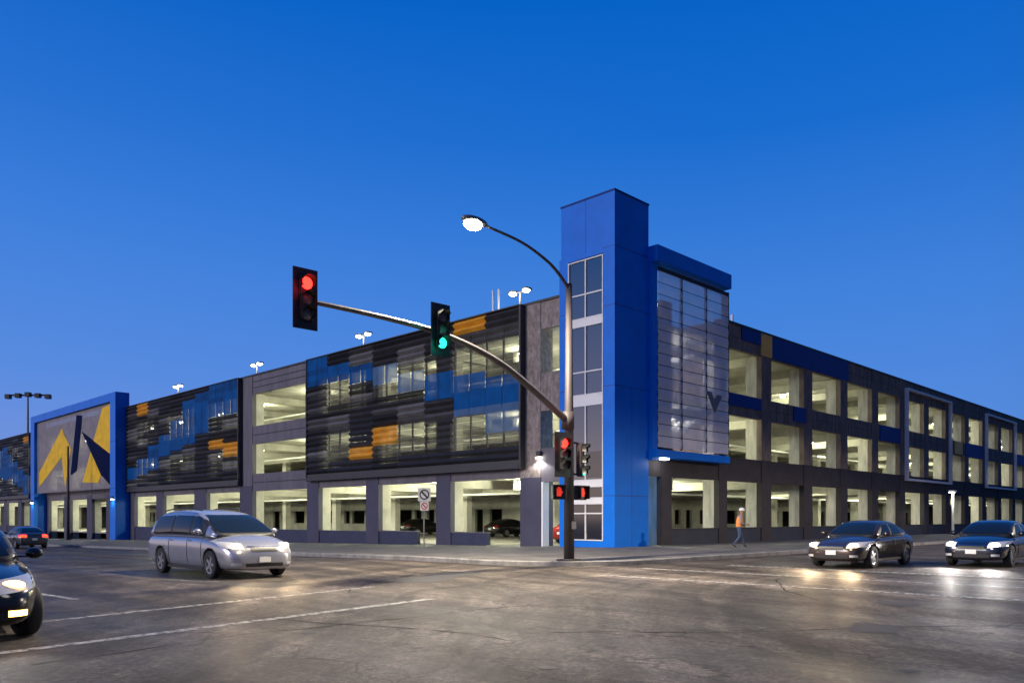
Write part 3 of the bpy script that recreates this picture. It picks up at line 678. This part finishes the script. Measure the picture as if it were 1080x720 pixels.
hd = obj('lamp_head', bx(BM(), -.5, .35, -.2, .2, 3.4, 3.55, .03), 'white_metal', t); obj('lens', bx(BM(), -.45, -.05, -.15, .15, 3.35, 3.397), 'ceiling_lens', hd)
light('post_lamp_light', 'SPOT', (-.3, 0, 3.3), 150, (1, .98, .88), t, (0, 0, 0), spot_size=R(150), shadow_soft_size=.1)
t = thing('utility_pole', 'slim dark pole on the pavement in front of the shard artwork', 'pole', (-3, 67.8, gz(67.8) + .15))
bm = BM(); tube(bm, [(0, 0, 0), (0, 0, 9.6)], [.16, .09], 10); bx(bm, -.25, .25, -.25, .25, 0, .1); obj('pole', bm, 'bronze_pole', t, True)

# ------------------------------------------------------------------ cars
SEDAN = dict(L=4.75, W=1.82, wr=.335, axle=(1.38, -1.38),
    body=[(2.36, .52, .50, .60, .26), (2.30, .70, .60, .68, .22), (2.12, .82, .68, .76, .20), (1.75, .89, .76, .86, .20), (1.30, .905, .82, .93, .20), (.85, .91, .87, .98, .20), (.0, .91, .90, .99, .19), (-1.0, .91, .92, 1.0, .20), (-1.7, .90, .94, 1.04, .22), (-2.05, .87, .92, 1.05, .24), (-2.28, .80, .84, .96, .28), (-2.36, .66, .66, .78, .34)],
    cabin=[(1.02, .95, .76), (.62, 1.16, .70), (.22, 1.35, .64), (-.2, 1.435, .60), (-.75, 1.44, .58), (-1.2, 1.36, .59), (-1.6, 1.20, .64), (-1.98, 1.03, .70)],
    side=[((.55, .98), (-.28, .98), (-.28, 1.32), (.15, 1.28)), ((-.36, .98), (-1.22, 1.01), (-1.12, 1.28), (-.36, 1.325)), ((-1.28, 1.02), (-1.62, 1.06), (-1.36, 1.20), (-1.20, 1.26))],
    wind=((.66, 1.00), (.50, 1.35)), rear=((.60, 1.09), (.46, 1.35)), hz=.68, hy=.66, seams=(.72, -.32, -1.15), tz=.86)
VAN = dict(L=5.1, W=1.98, wr=.345, axle=(1.55, -1.47),
    body=[(2.55, .55, .55, .66, .27), (2.49, .76, .66, .76, .22), (2.30, .88, .78, .90, .20), (1.95, .96, .88, 1.02, .20), (1.5, .985, .95, 1.09, .20), (.9, .99, .98, 1.12, .19), (0, .99, 1.0, 1.12, .19), (-1.2, .99, 1.0, 1.12, .20), (-2.1, .98, 1.0, 1.12, .22), (-2.42, .94, .98, 1.10, .26), (-2.54, .84, .80, .92, .32)],
    cabin=[(1.72, 1.06, .84), (1.25, 1.30, .79), (.8, 1.54, .74), (.4, 1.66, .71), (-.3, 1.735, .70), (-1.3, 1.73, .70), (-2.0, 1.68, .70), (-2.32, 1.50, .74), (-2.46, 1.12, .80)],
    side=[((1.0, 1.12), (.30, 1.10), (.30, 1.54), (.62, 1.50)), ((.20, 1.10), (-.85, 1.10), (-.85, 1.58), (.20, 1.56)), ((-.95, 1.10), (-2.15, 1.12), (-2.02, 1.54), (-.95, 1.58))],
    wind=((.78, 1.13), (.62, 1.58)), rear=((.70, 1.15), (.60, 1.56)), hz=.80, hy=.72, seams=(1.08, .25, -.90), tz=1.1)
def car(name, label, spec, col, loc, ang, head=None, tail='tail_off', group=None, power=0, rimm='rim', steer=0):
    t = thing(name, label, 'minivan' if spec is VAN else 'car', loc, ang, group)
    st = spec['body']; bm = BM(); rings = []
    for x, w, zs, zt, zb in st:
        zm = zb + (zs - zb) * .5
        h = [(.80 * w, zb), (.95 * w, zb + .08), (w, zm), (.99 * w, zs - .08), (.95 * w, zs), (.62 * w, zt)]
        ring = [(0, zb)] + h + [(0, zt + .015)] + [(-a, b) for a, b in h[::-1]]
        rings.append([bm.verts.new((x, a, b)) for a, b in ring])
    k = len(rings[0])
    for r0, r1 in zip(rings, rings[1:]):
        for i in range(k): bm.faces.new((r0[i], r0[(i + 1) % k], r1[(i + 1) % k], r1[i]))
    bm.faces.new(rings[0][::-1]); bm.faces.new(rings[-1])
    body = obj('body', bm, [col, 'trim_black'], t, True)
    body.modifiers.new('s', 'SUBSURF').levels = 2
    bmc = BM(); wr = spec['wr']; hw = spec['W'] / 2
    for ax in spec['axle']:
        for s in (-1, 1):
            bmesh.ops.create_cone(bmc, cap_ends=True, radius1=wr + .055, radius2=wr + .055, depth=.62, segments=32, matrix=Matrix.Translation((ax, s * (hw - .0), wr + .01)) @ Matrix.Rotation(R(90), 4, 'X'))
    cut = obj('cut', bmc, 'trim_black'); cut.parent = t
    bpy.context.view_layer.update()
    md = body.modifiers.new('b', 'BOOLEAN'); md.operation = 'DIFFERENCE'; md.object = cut; md.solver = 'EXACT'
    bake(body); bpy.data.objects.remove(cut)
    for p in body.data.polygons: p.use_smooth = True
    # cabin
    bm = BM(); rings = []
    for x, z, yt in spec['cabin']:
        z0 = .86 if spec is SEDAN else .98; yb = (.80 if spec is SEDAN else .90)
        f = (z - z0); h = [(yb, z0), (yb - .01, z0 + f * .3), (yt + (yb - yt) * .35, z0 + f * .72), (yt, z0 + f * .95), (yt * .55, z)]
        ring = [(0, z0)] + h + [(0, z + .012)] + [(-a, b) for a, b in h[::-1]]
        rings.append([bm.verts.new((x, a, b)) for a, b in ring])
    k = len(rings[0])
    for r0, r1 in zip(rings, rings[1:]):
        for i in range(k): bm.faces.new((r0[i], r0[(i + 1) % k], r1[(i + 1) % k], r1[i]))
    bm.faces.new(rings[0][::-1]); bm.faces.new(rings[-1])
    cab = obj('roof', bm, [col, 'trim_black'], t, True); cab.modifiers.new('s', 'SUBSURF').levels = 2; bake(cab)
    zlim = 1.40 if spec is SEDAN else 1.62
    for p in cab.data.polygons:
        p.use_smooth = True
        if abs(p.normal.y) > .55 and p.center.z < zlim - .07 and spec['side'][-1][2][0] - .12 < p.center.x < spec['side'][0][0][0] + .1: p.material_index = 1
        if p.center.x > spec['cabin'][2][0] + .05 and p.normal.z < .9 and abs(p.normal.y) < .5: p.material_index = 1
    def tree(o):
        b = BM(); b.from_mesh(o.data); q = BVHTree.FromBMesh(b); b.free(); return q
    tb, tcab = tree(body), tree(cab)
    def project(bv, grid, d, off):
        bm = BM(); d = Vector(d); vv = []
        for row in grid:
            line = []
            for p in row:
                hit = bv.ray_cast(Vector(p), d)
                line.append(bm.verts.new(hit[0] + hit[1] * off) if hit[0] else None)
            vv.append(line)
        for i in range(len(vv) - 1):
            for j in range(len(vv[0]) - 1):
                q = (vv[i][j], vv[i][j + 1], vv[i + 1][j + 1], vv[i + 1][j])
                if all(q): bm.faces.new(q)
        loose = [v for v in bm.verts if not v.link_faces]; bmesh.ops.delete(bm, geom=loose, context='VERTS')
        if bm.faces:
            pass
        return bm
    def bil(q, u, w): a, b, c, d = [Vector(p) for p in q]; return a.lerp(b, u).lerp(d.lerp(c, u), w)
    for q in spec['side']:
        for s in (-1, 1):
            grid = [[(p.x, s * 3, p.y) for p in (bil(q, i / 8, j / 6) for i in range(9))] for j in range(7)]
            obj('side_window', project(tcab, grid, (0, -s, 0), .007), 'car_glass', t, True)
    for nm, (lo, hi), s in (('windshield', spec['wind'], 1), ('rear_window', spec['rear'], -1)):
        q = ((-lo[0], lo[1]), (lo[0], lo[1]), (hi[0], hi[1]), (-hi[0], hi[1]))
        grid = [[(s * 4, p.x, p.y) for p in (bil(q, i / 12, j / 8) for i in range(13))] for j in range(9)]
        obj(nm, project(tcab, grid, (-s, 0, 0), .008), 'car_glass', t, True)
    # seams and handles
    for s in (-1, 1):
        for x in spec['seams']:
            pts = []
            for k in range(9):
                hit = tb.ray_cast(Vector((x, s * 3, .34 + (.52 if spec is SEDAN else .62) * k / 8)), Vector((0, -s, 0)))
                if hit[0]: pts.append(hit[0])
            if len(pts) > 3:
                bm = BM(); tube(bm, pts, .011, 5); obj('door_seam', bm, 'trim_black', t)
        for x in spec['seams'][1:]:
            hit = tb.ray_cast(Vector((x + .16, s * 3, .80 if spec is SEDAN else .92)), Vector((0, -s, 0)))[0]
            if hit: bm = BM(); bx(bm, hit.x - .09, hit.x + .09, hit.y - .02, hit.y + .02, hit.z - .014, hit.z + .014, .006); obj('door_handle', bm, 'chrome' if spec is VAN else col, t)
        xm = spec['side'][0][0][0]
        bm = BM(); ellipsoid(bm, (xm + .05, s * (hw + .06), (1.02 if spec is SEDAN else 1.16)), (.07, .11, .075)); bx(bm, xm + .02, xm + .07, min(s * (hw - .14), s * hw), max(s * (hw - .14), s * hw), .97 if spec is SEDAN else 1.10, .99 if spec is SEDAN else 1.12)
        obj('side_mirror', bm, col, t, True)
        if spec is VAN:
            bm = BM(); tube(bm, [(.35, s * .60, 1.70), (-.3, s * .60, 1.765), (-1.3, s * .60, 1.765), (-2.0, s * .61, 1.70)], .018, 6); obj('roof_rail', bm, 'trim_black', t)
        bm = BM(); bx(bm, spec['axle'][1] + .42, spec['axle'][0] - .42, s * (hw - .07) - .03, s * (hw - .07) + .03, .19, .27, .02); obj('sill', bm, 'trim_black', t)
    # nose and tail
    def front(y, z, s=1):
        h = tb.ray_cast(Vector((s * 4, y, z)), Vector((-s, 0, 0)))[0]; return h.x if h else s * spec['L'] / 2
    hz, hy = spec['hz'], spec['hy']
    for s in (-1, 1):
        bm = project(tb, [[(4, s * (hy - .22 + .42 * i / 8), hz - .085 + .16 * j / 4 + .05 * i / 8) for i in range(9)] for j in range(5)], (-1, 0, 0), .006)
        hl = obj('headlight', bm, 'head_off', t, True)
        if head:
            x = front(s * (hy - .06), hz + .015)
            bm = BM(); ellipsoid(bm, (x - .02, s * (hy - .06), hz + .015), (.07, .13, .06)); obj('bulb', bm, head, hl, True)
            if power:
                c = (1, .72, .40) if head == 'head_warm' else (1, .95, .88)
                light('headlamp_beam', 'SPOT', (x + .15, s * (hy - .06), hz + .02), power, c, hl, (R(90 - 7), 0, R(-90)), spot_size=R(75), spot_blend=.8, shadow_soft_size=.06)
                light('headlamp_glow', 'POINT', (x + .30, s * (hy - .06), hz + .05), power * .02, c, hl, shadow_soft_size=.06)
        bm = project(tb, [[(4, s * (hy - .12 + .20 * i / 4), .34 + .07 * j / 2) for i in range(5)] for j in range(3)], (-1, 0, 0), .006)
        obj('fog_light', bm, head if head == 'head_amber' else 'head_off', t, True)
        bm = project(tb, [[(-4, s * (hy - .22 + .40 * i / 6), spec['tz'] - .10 + .16 * j / 4) for i in range(7)] for j in range(5)], (1, 0, 0), .006)
        obj('taillight', bm, tail, t, True)
    bm = project(tb, [[(4, -.36 + .72 * i / 10, hz - .13 + .10 * j / 3) for i in range(11)] for j in range(4)], (-1, 0, 0), .006); obj('grille', bm, 'trim_black', t, True)
    bm = project(tb, [[(4, -.42 + .84 * i / 10, hz - .02 + .025 * j) for i in range(11)] for j in range(2)], (-1, 0, 0), .010); obj('grille_bar', bm, 'chrome', t, True)
    bm = project(tb, [[(4, -.50 + 1.0 * i / 10, .30 + .09 * j / 2) for i in range(11)] for j in range(3)], (-1, 0, 0), .006); obj('bumper_intake', bm, 'trim_black', t, True)
    x = front(0, .46); obj('license_plate', bx(BM(), x - .005, x + .02, -.15, .15, .41, .54), 'plate_white', t)
    x = front(0, .62, -1); obj('license_plate', bx(BM(), x - .02, x + .005, -.15, .15, .56, .70), 'plate_white', t)
    # wheels
    for i, ax in enumerate(spec['axle']):
        for s in (-1, 1):
            m4 = Matrix.Translation((ax, s * (hw - .115), wr)) @ Matrix.Rotation(steer if i == 0 else 0, 4, 'Z') @ Matrix.Rotation(R(90) * -s, 4, 'X')
            prof = [(wr * .66, -.10), (wr * .93, -.105), (wr, -.07), (wr, .07), (wr * .93, .105), (wr * .66, .10)]
            def lathe(bm, prof, n=28):
                rr = [[bm.verts.new((r * math.cos(2 * math.pi * k / n), r * math.sin(2 * math.pi * k / n), z)) for k in range(n)] for r, z in prof]
                for a, b in zip(rr, rr[1:]):
                    for k in range(n): bm.faces.new((a[k], a[(k + 1) % n], b[(k + 1) % n], b[k]))
            bm = BM(); lathe(bm, prof); bmesh.ops.transform(bm, matrix=m4, verts=bm.verts[:]); wh = obj('wheel', bm, 'tyre', t, True)
            bm = BM(); lathe(bm, [(wr * .67, -.08), (wr * .67, .09), (wr * .60, .085), (wr * .58, .02), (.02, .0)])
            for q in range(5):
                a = 2 * math.pi * q / 5; c, sn = math.cos(a), math.sin(a)
                poly = [(.03, -.045), (wr * .62, -.03), (wr * .62, .03), (.03, .045)]
                v0 = [bm.verts.new((px * c - py * sn, px * sn + py * c, .055)) for px, py in poly]; v1 = [bm.verts.new((px * c - py * sn, px * sn + py * c, .083)) for px, py in poly]
                bm.faces.new(v1); 
                for z in range(4): bm.faces.new((v0[z], v0[(z + 1) % 4], v1[(z + 1) % 4], v1[z]))
            bmesh.ops.create_cone(bm, cap_ends=True, radius1=.06, radius2=.05, depth=.1, segments=12, matrix=Matrix.Translation((0, 0, .04)))
            bmesh.ops.transform(bm, matrix=m4, verts=bm.verts[:]); obj('rim', bm, rimm, wh)
    return t
car('minivan', 'silver minivan with lit headlights crossing the intersection in front of the garage', VAN, 'silver_paint', (-19.7, -1.75, 0), R(-90), 'head_warm', group=None, power=220)
car('sedan', 'dark bronze sedan with warm headlights, nearer the blue tower of the two waiting at right', SEDAN, 'bronze_paint', (-3.45, -12.55, 0), R(180), 'head_warm', power=300)
car('sedan', 'midnight blue sedan with white headlights cut by the right edge of the photo', SEDAN, 'midnight_paint', (.1, -15.35, 0), R(180), 'head_white', power=320)
car('sedan', 'near black sedan with amber headlights cut off by the left edge of the photo', SEDAN, 'black_paint', (-27.2, -9.5, 0), R(-99), 'head_amber', power=40, steer=R(14), rimm='dark_rim')
car('sedan', 'dark grey sedan with lit red taillights driving away by the blue gateway', SEDAN, 'grey_paint', (-14.4, 38, gz(38)), R(90), None, 'tail_red')
def dup(root, loc, ang, label, group):
    r = root.copy(); COL.objects.link(r); r.location = loc; r.rotation_euler = (0, 0, ang); r['label'] = label; r['group'] = group
    for ch in list(root.children):
        c = ch.copy(); COL.objects.link(c); c.parent = r
        for g2 in ch.children: d = g2.copy(); COL.objects.link(d); d.parent = c
    return r
PG = 'cars parked inside the garage'
p0 = car('parked_car', 'small red car parked inside the garage behind the stair doorway beside the tower', SEDAN, 'red_paint', (6.8, 7.3, .02), R(0), None, group=PG)
p1 = car('parked_car', 'dark car parked inside the ground floor behind the second open bay from the tower', SEDAN, 'black_paint', (15.9, 22.5, .02), R(0), None, group=PG)
dup(p1, (15.9, 33.5, .02), R(0), 'dark car parked inside the ground floor of the open unscreened bay', PG)

# ------------------------------------------------------------------ person
t = thing('person', 'person in orange vest, jeans and white hard hat walking along the pavement', 'person', (4.05, -4.05, .15), R(-45))
# local x = walking direction
V = {'pel': (0, 0, .93, .15, .12), 'bel': (.01, 0, 1.06, .145, .115), 'che': (.03, 0, 1.28, .17, .125), 'shc': (.06, 0, 1.43, .13, .09), 'nek': (.09, 0, 1.50, .055, .055), 'hd0': (.12, 0, 1.57, .075, .085), 'hd1': (.14, 0, 1.66, .085, .10), 'hd2': (.135, 0, 1.735, .06, .07)}
edges = [('pel', 'bel'), ('bel', 'che'), ('che', 'shc'), ('shc', 'nek'), ('nek', 'hd0'), ('hd0', 'hd1'), ('hd1', 'hd2')]
for s, n, kx, fx in ((1, 'a', .16, .26), (-1, 'b', .0, -.30)):
    V['hip' + n] = (0, s * .09, .88, .095, .09); V['kn' + n] = (kx, s * .10, .49, .062, .062); V['an' + n] = (fx, s * .10, .10 if s > 0 else .12, .04, .04); V['to' + n] = (fx + .15, s * .11, .04, .035, .03)
    edges += [('pel', 'hip' + n), ('hip' + n, 'kn' + n), ('kn' + n, 'an' + n), ('an' + n, 'to' + n)]
    V['sh' + n] = (.06, s * .19, 1.41, .065, .065); V['el' + n] = (.06 + .05 * s, s * .26, 1.13, .045, .045); V['wr' + n] = (.30, s * .16, 1.06, .032, .032); V['ha' + n] = (.38, s * .14, 1.07, .035, .028)
    edges += [('shc', 'sh' + n), ('sh' + n, 'el' + n), ('el' + n, 'wr' + n), ('wr' + n, 'ha' + n)]
    for f in range(4):
        V['f%d' % f + n] = (.45, s * (.14 - .02 * (f - 1.5)), 1.055 - .01 * f, .010, .010); V['g%d' % f + n] = (.475 + .006 * (f in (1, 2)), s * (.13 - .02 * (f - 1.5)), 1.02, .008, .008)
        edges += [('ha' + n, 'f%d' % f + n), ('f%d' % f + n, 'g%d' % f + n)]
    V['th' + n] = (.40, s * .09, 1.085, .011, .011); edges.append(('ha' + n, 'th' + n))
names = list(V); me = bpy.data.meshes.new('body')
me.from_pydata([V[k][:3] for k in names], [(names.index(a), names.index(b)) for a, b in edges], [])
for m in ('skin', 'shirt', 'denim', 'boot'): me.materials.append(MATS[m])
pb = bpy.data.objects.new('body', me); COL.objects.link(pb); pb.parent = t
pb.modifiers.new('skin', 'SKIN')
for i, k in enumerate(names): me.skin_vertices[0].data[i].radius = V[k][3:5]; me.skin_vertices[0].data[i].use_root = (k == 'pel')
pb.modifiers.new('sub', 'SUBSURF').levels = 2
bpy.context.view_layer.update(); bake(pb)
for p in pb.data.polygons:
    c = p.center; p.use_smooth = True
    hand = c.x > .30 and c.z > .95 and c.z < 1.2
    p.material_index = 0 if (c.z > 1.49 or hand) else 1 if c.z > .96 else 2 if c.z > .13 else 3
bm = BM(); sec = [(.95, .165, .135, 0), (1.1, .165, .13, .01), (1.28, .185, .14, .03), (1.40, .165, .115, .05), (1.46, .10, .085, .07)]; rr = []
for z, a, b, x in sec: rr.append([bm.verts.new((x + b * math.cos(2 * math.pi * k / 20), a * math.sin(2 * math.pi * k / 20), z)) for k in range(20)])
for r0, r1 in zip(rr, rr[1:]):
    for k in range(20): bm.faces.new((r0[k], r0[(k + 1) % 20], r1[(k + 1) % 20], r1[k]))
obj('safety_vest', bm, 'vest_orange', t, True)
bm = BM(); ellipsoid(bm, (.135, 0, 1.72), (.135, .115, .115)); geom = [v for v in bm.verts if v.co.z < 1.70]; bmesh.ops.delete(bm, geom=geom, context='VERTS')
bmesh.ops.create_cone(bm, cap_ends=True, radius1=.155, radius2=.13, depth=.03, segments=20, matrix=Matrix.Translation((.15, 0, 1.71)))
obj('hard_hat', bm, 'hat_white', t, True)
bm = BM(); bx(bm, .215, .25, -.015, .015, 1.615, 1.66); bx(bm, .205, .232, -.03, .03, 1.585, 1.60); obj('nose', bm, 'skin', t)

# ------------------------------------------------------------------ sky, sun, camera
W = bpy.data.worlds.new('World'); S.world = W; W.use_nodes = True
n, l = W.node_tree.nodes, W.node_tree.links
bg = n['Background']; tc = n.new('ShaderNodeTexCoord'); sp = n.new('ShaderNodeSeparateXYZ'); l.new(tc.outputs['Generated'], sp.inputs[0])
def ramp(stops):
    r = n.new('ShaderNodeValToRGB'); e = r.color_ramp.elements
    while len(e) < len(stops): e.new(.5)
    for q, (p, c) in zip(e, stops): q.position = p; q.color = (*c, 1)
    l.new(sp.outputs['Z'], r.inputs[0]); return r
east = ramp([(0, (.13, .27, .66)), (.10, (.09, .25, .70)), (.25, (.050, .215, .69)), (.42, (.008, .145, .60)), (.55, (.0, .115, .54)), (1, (0, .05, .28))])
west = ramp([(0, (.55, .44, .60)), (.06, (.22, .30, .68)), (.16, (.11, .26, .72)), (.32, (.05, .21, .70)), (.55, (.0, .115, .54)), (1, (0, .05, .28))])
dt = n.new('ShaderNodeVectorMath'); dt.operation = 'DOT_PRODUCT'; l.new(tc.outputs['Generated'], dt.inputs[0]); dt.inputs[1].default_value = (-.8, .6, 0)
mr = n.new('ShaderNodeMapRange'); mr.inputs[1].default_value = -.35; mr.inputs[2].default_value = 1.0; l.new(dt.outputs['Value'], mr.inputs[0])
mx = n.new('ShaderNodeMix'); mx.data_type = 'RGBA'; l.new(mr.outputs[0], mx.inputs[0]); l.new(east.outputs[0], mx.inputs[6]); l.new(west.outputs[0], mx.inputs[7])
glow = ramp([(0, (.95, .74, .66)), (.07, (.80, .66, .68)), (.15, (.42, .44, .72)), (.3, (.08, .24, .70)), (.55, (.0, .115, .54)), (1, (0, .05, .28))])
m3 = n.new('ShaderNodeMapRange'); m3.inputs[1].default_value = .55; m3.inputs[2].default_value = 1.0; l.new(dt.outputs['Value'], m3.inputs[0])
mx3 = n.new('ShaderNodeMix'); mx3.data_type = 'RGBA'; l.new(m3.outputs[0], mx3.inputs[0]); l.new(mx.outputs[2], mx3.inputs[6]); l.new(glow.outputs[0], mx3.inputs[7]); mx = mx3
sky = n.new('ShaderNodeTexSky'); sky.sky_type = 'NISHITA'; sky.sun_disc = False; sky.sun_elevation = R(-4); sky.sun_rotation = R(-75)
bg2 = n.new('ShaderNodeBackground'); l.new(sky.outputs[0], bg2.inputs[0]); bg2.inputs[1].default_value = .08
ad = n.new('ShaderNodeAddShader'); l.new(mx.outputs[2], bg.inputs[0])
d2 = n.new('ShaderNodeVectorMath'); d2.operation = 'DOT_PRODUCT'; l.new(tc.outputs['Generated'], d2.inputs[0]); d2.inputs[1].default_value = (.25, -.97, 0)
m2 = n.new('ShaderNodeMapRange'); m2.inputs[1].default_value = .0; m2.inputs[2].default_value = .9; m2.inputs[3].default_value = 1; m2.inputs[4].default_value = .3
l.new(d2.outputs['Value'], m2.inputs[0]); l.new(m2.outputs[0], bg.inputs[1])        # the sky away from the afterglow is already darker
l.new(bg.outputs[0], ad.inputs[0]); l.new(bg2.outputs[0], ad.inputs[1]); l.new(ad.outputs[0], n['World Output'].inputs['Surface'])
sun = light('sun', 'SUN', (0, 0, 60), 1.6, (1, .9, .86), angle=R(20))
sun.rotation_euler = Vector((-1, .30, .30)).to_track_quat('Z', 'Y').to_euler()

cd = bpy.data.cameras.new('camera'); cam = bpy.data.objects.new('camera', cd); COL.objects.link(cam); S.camera = cam
cam.location = (-29.58, -22.75, 1.5); cam.rotation_euler = (R(90), 0, -math.atan2(.7096, .7046))
cd.sensor_width = 36; cd.lens = 36 * 850 / 1080; cd.shift_y = (546 - 360) / 1080; cd.clip_end = 3000; cd.clip_start = .1
S.view_settings.view_transform = 'Standard'; S.view_settings.look = 'None'; S.view_settings.gamma = 1; S.view_settings.exposure = .05
try: S.cycles.use_light_tree = True; S.cycles.max_bounces = 7; S.cycles.transparent_max_bounces = 16; S.cycles.sample_clamp_indirect = 6; S.cycles.use_denoising = True; S.cycles.denoiser = 'OPENIMAGEDENOISE'; S.cycles.denoising_input_passes = 'RGB_ALBEDO_NORMAL'; S.cycles.denoising_prefilter = 'ACCURATE'
except Exception as e: print(e)
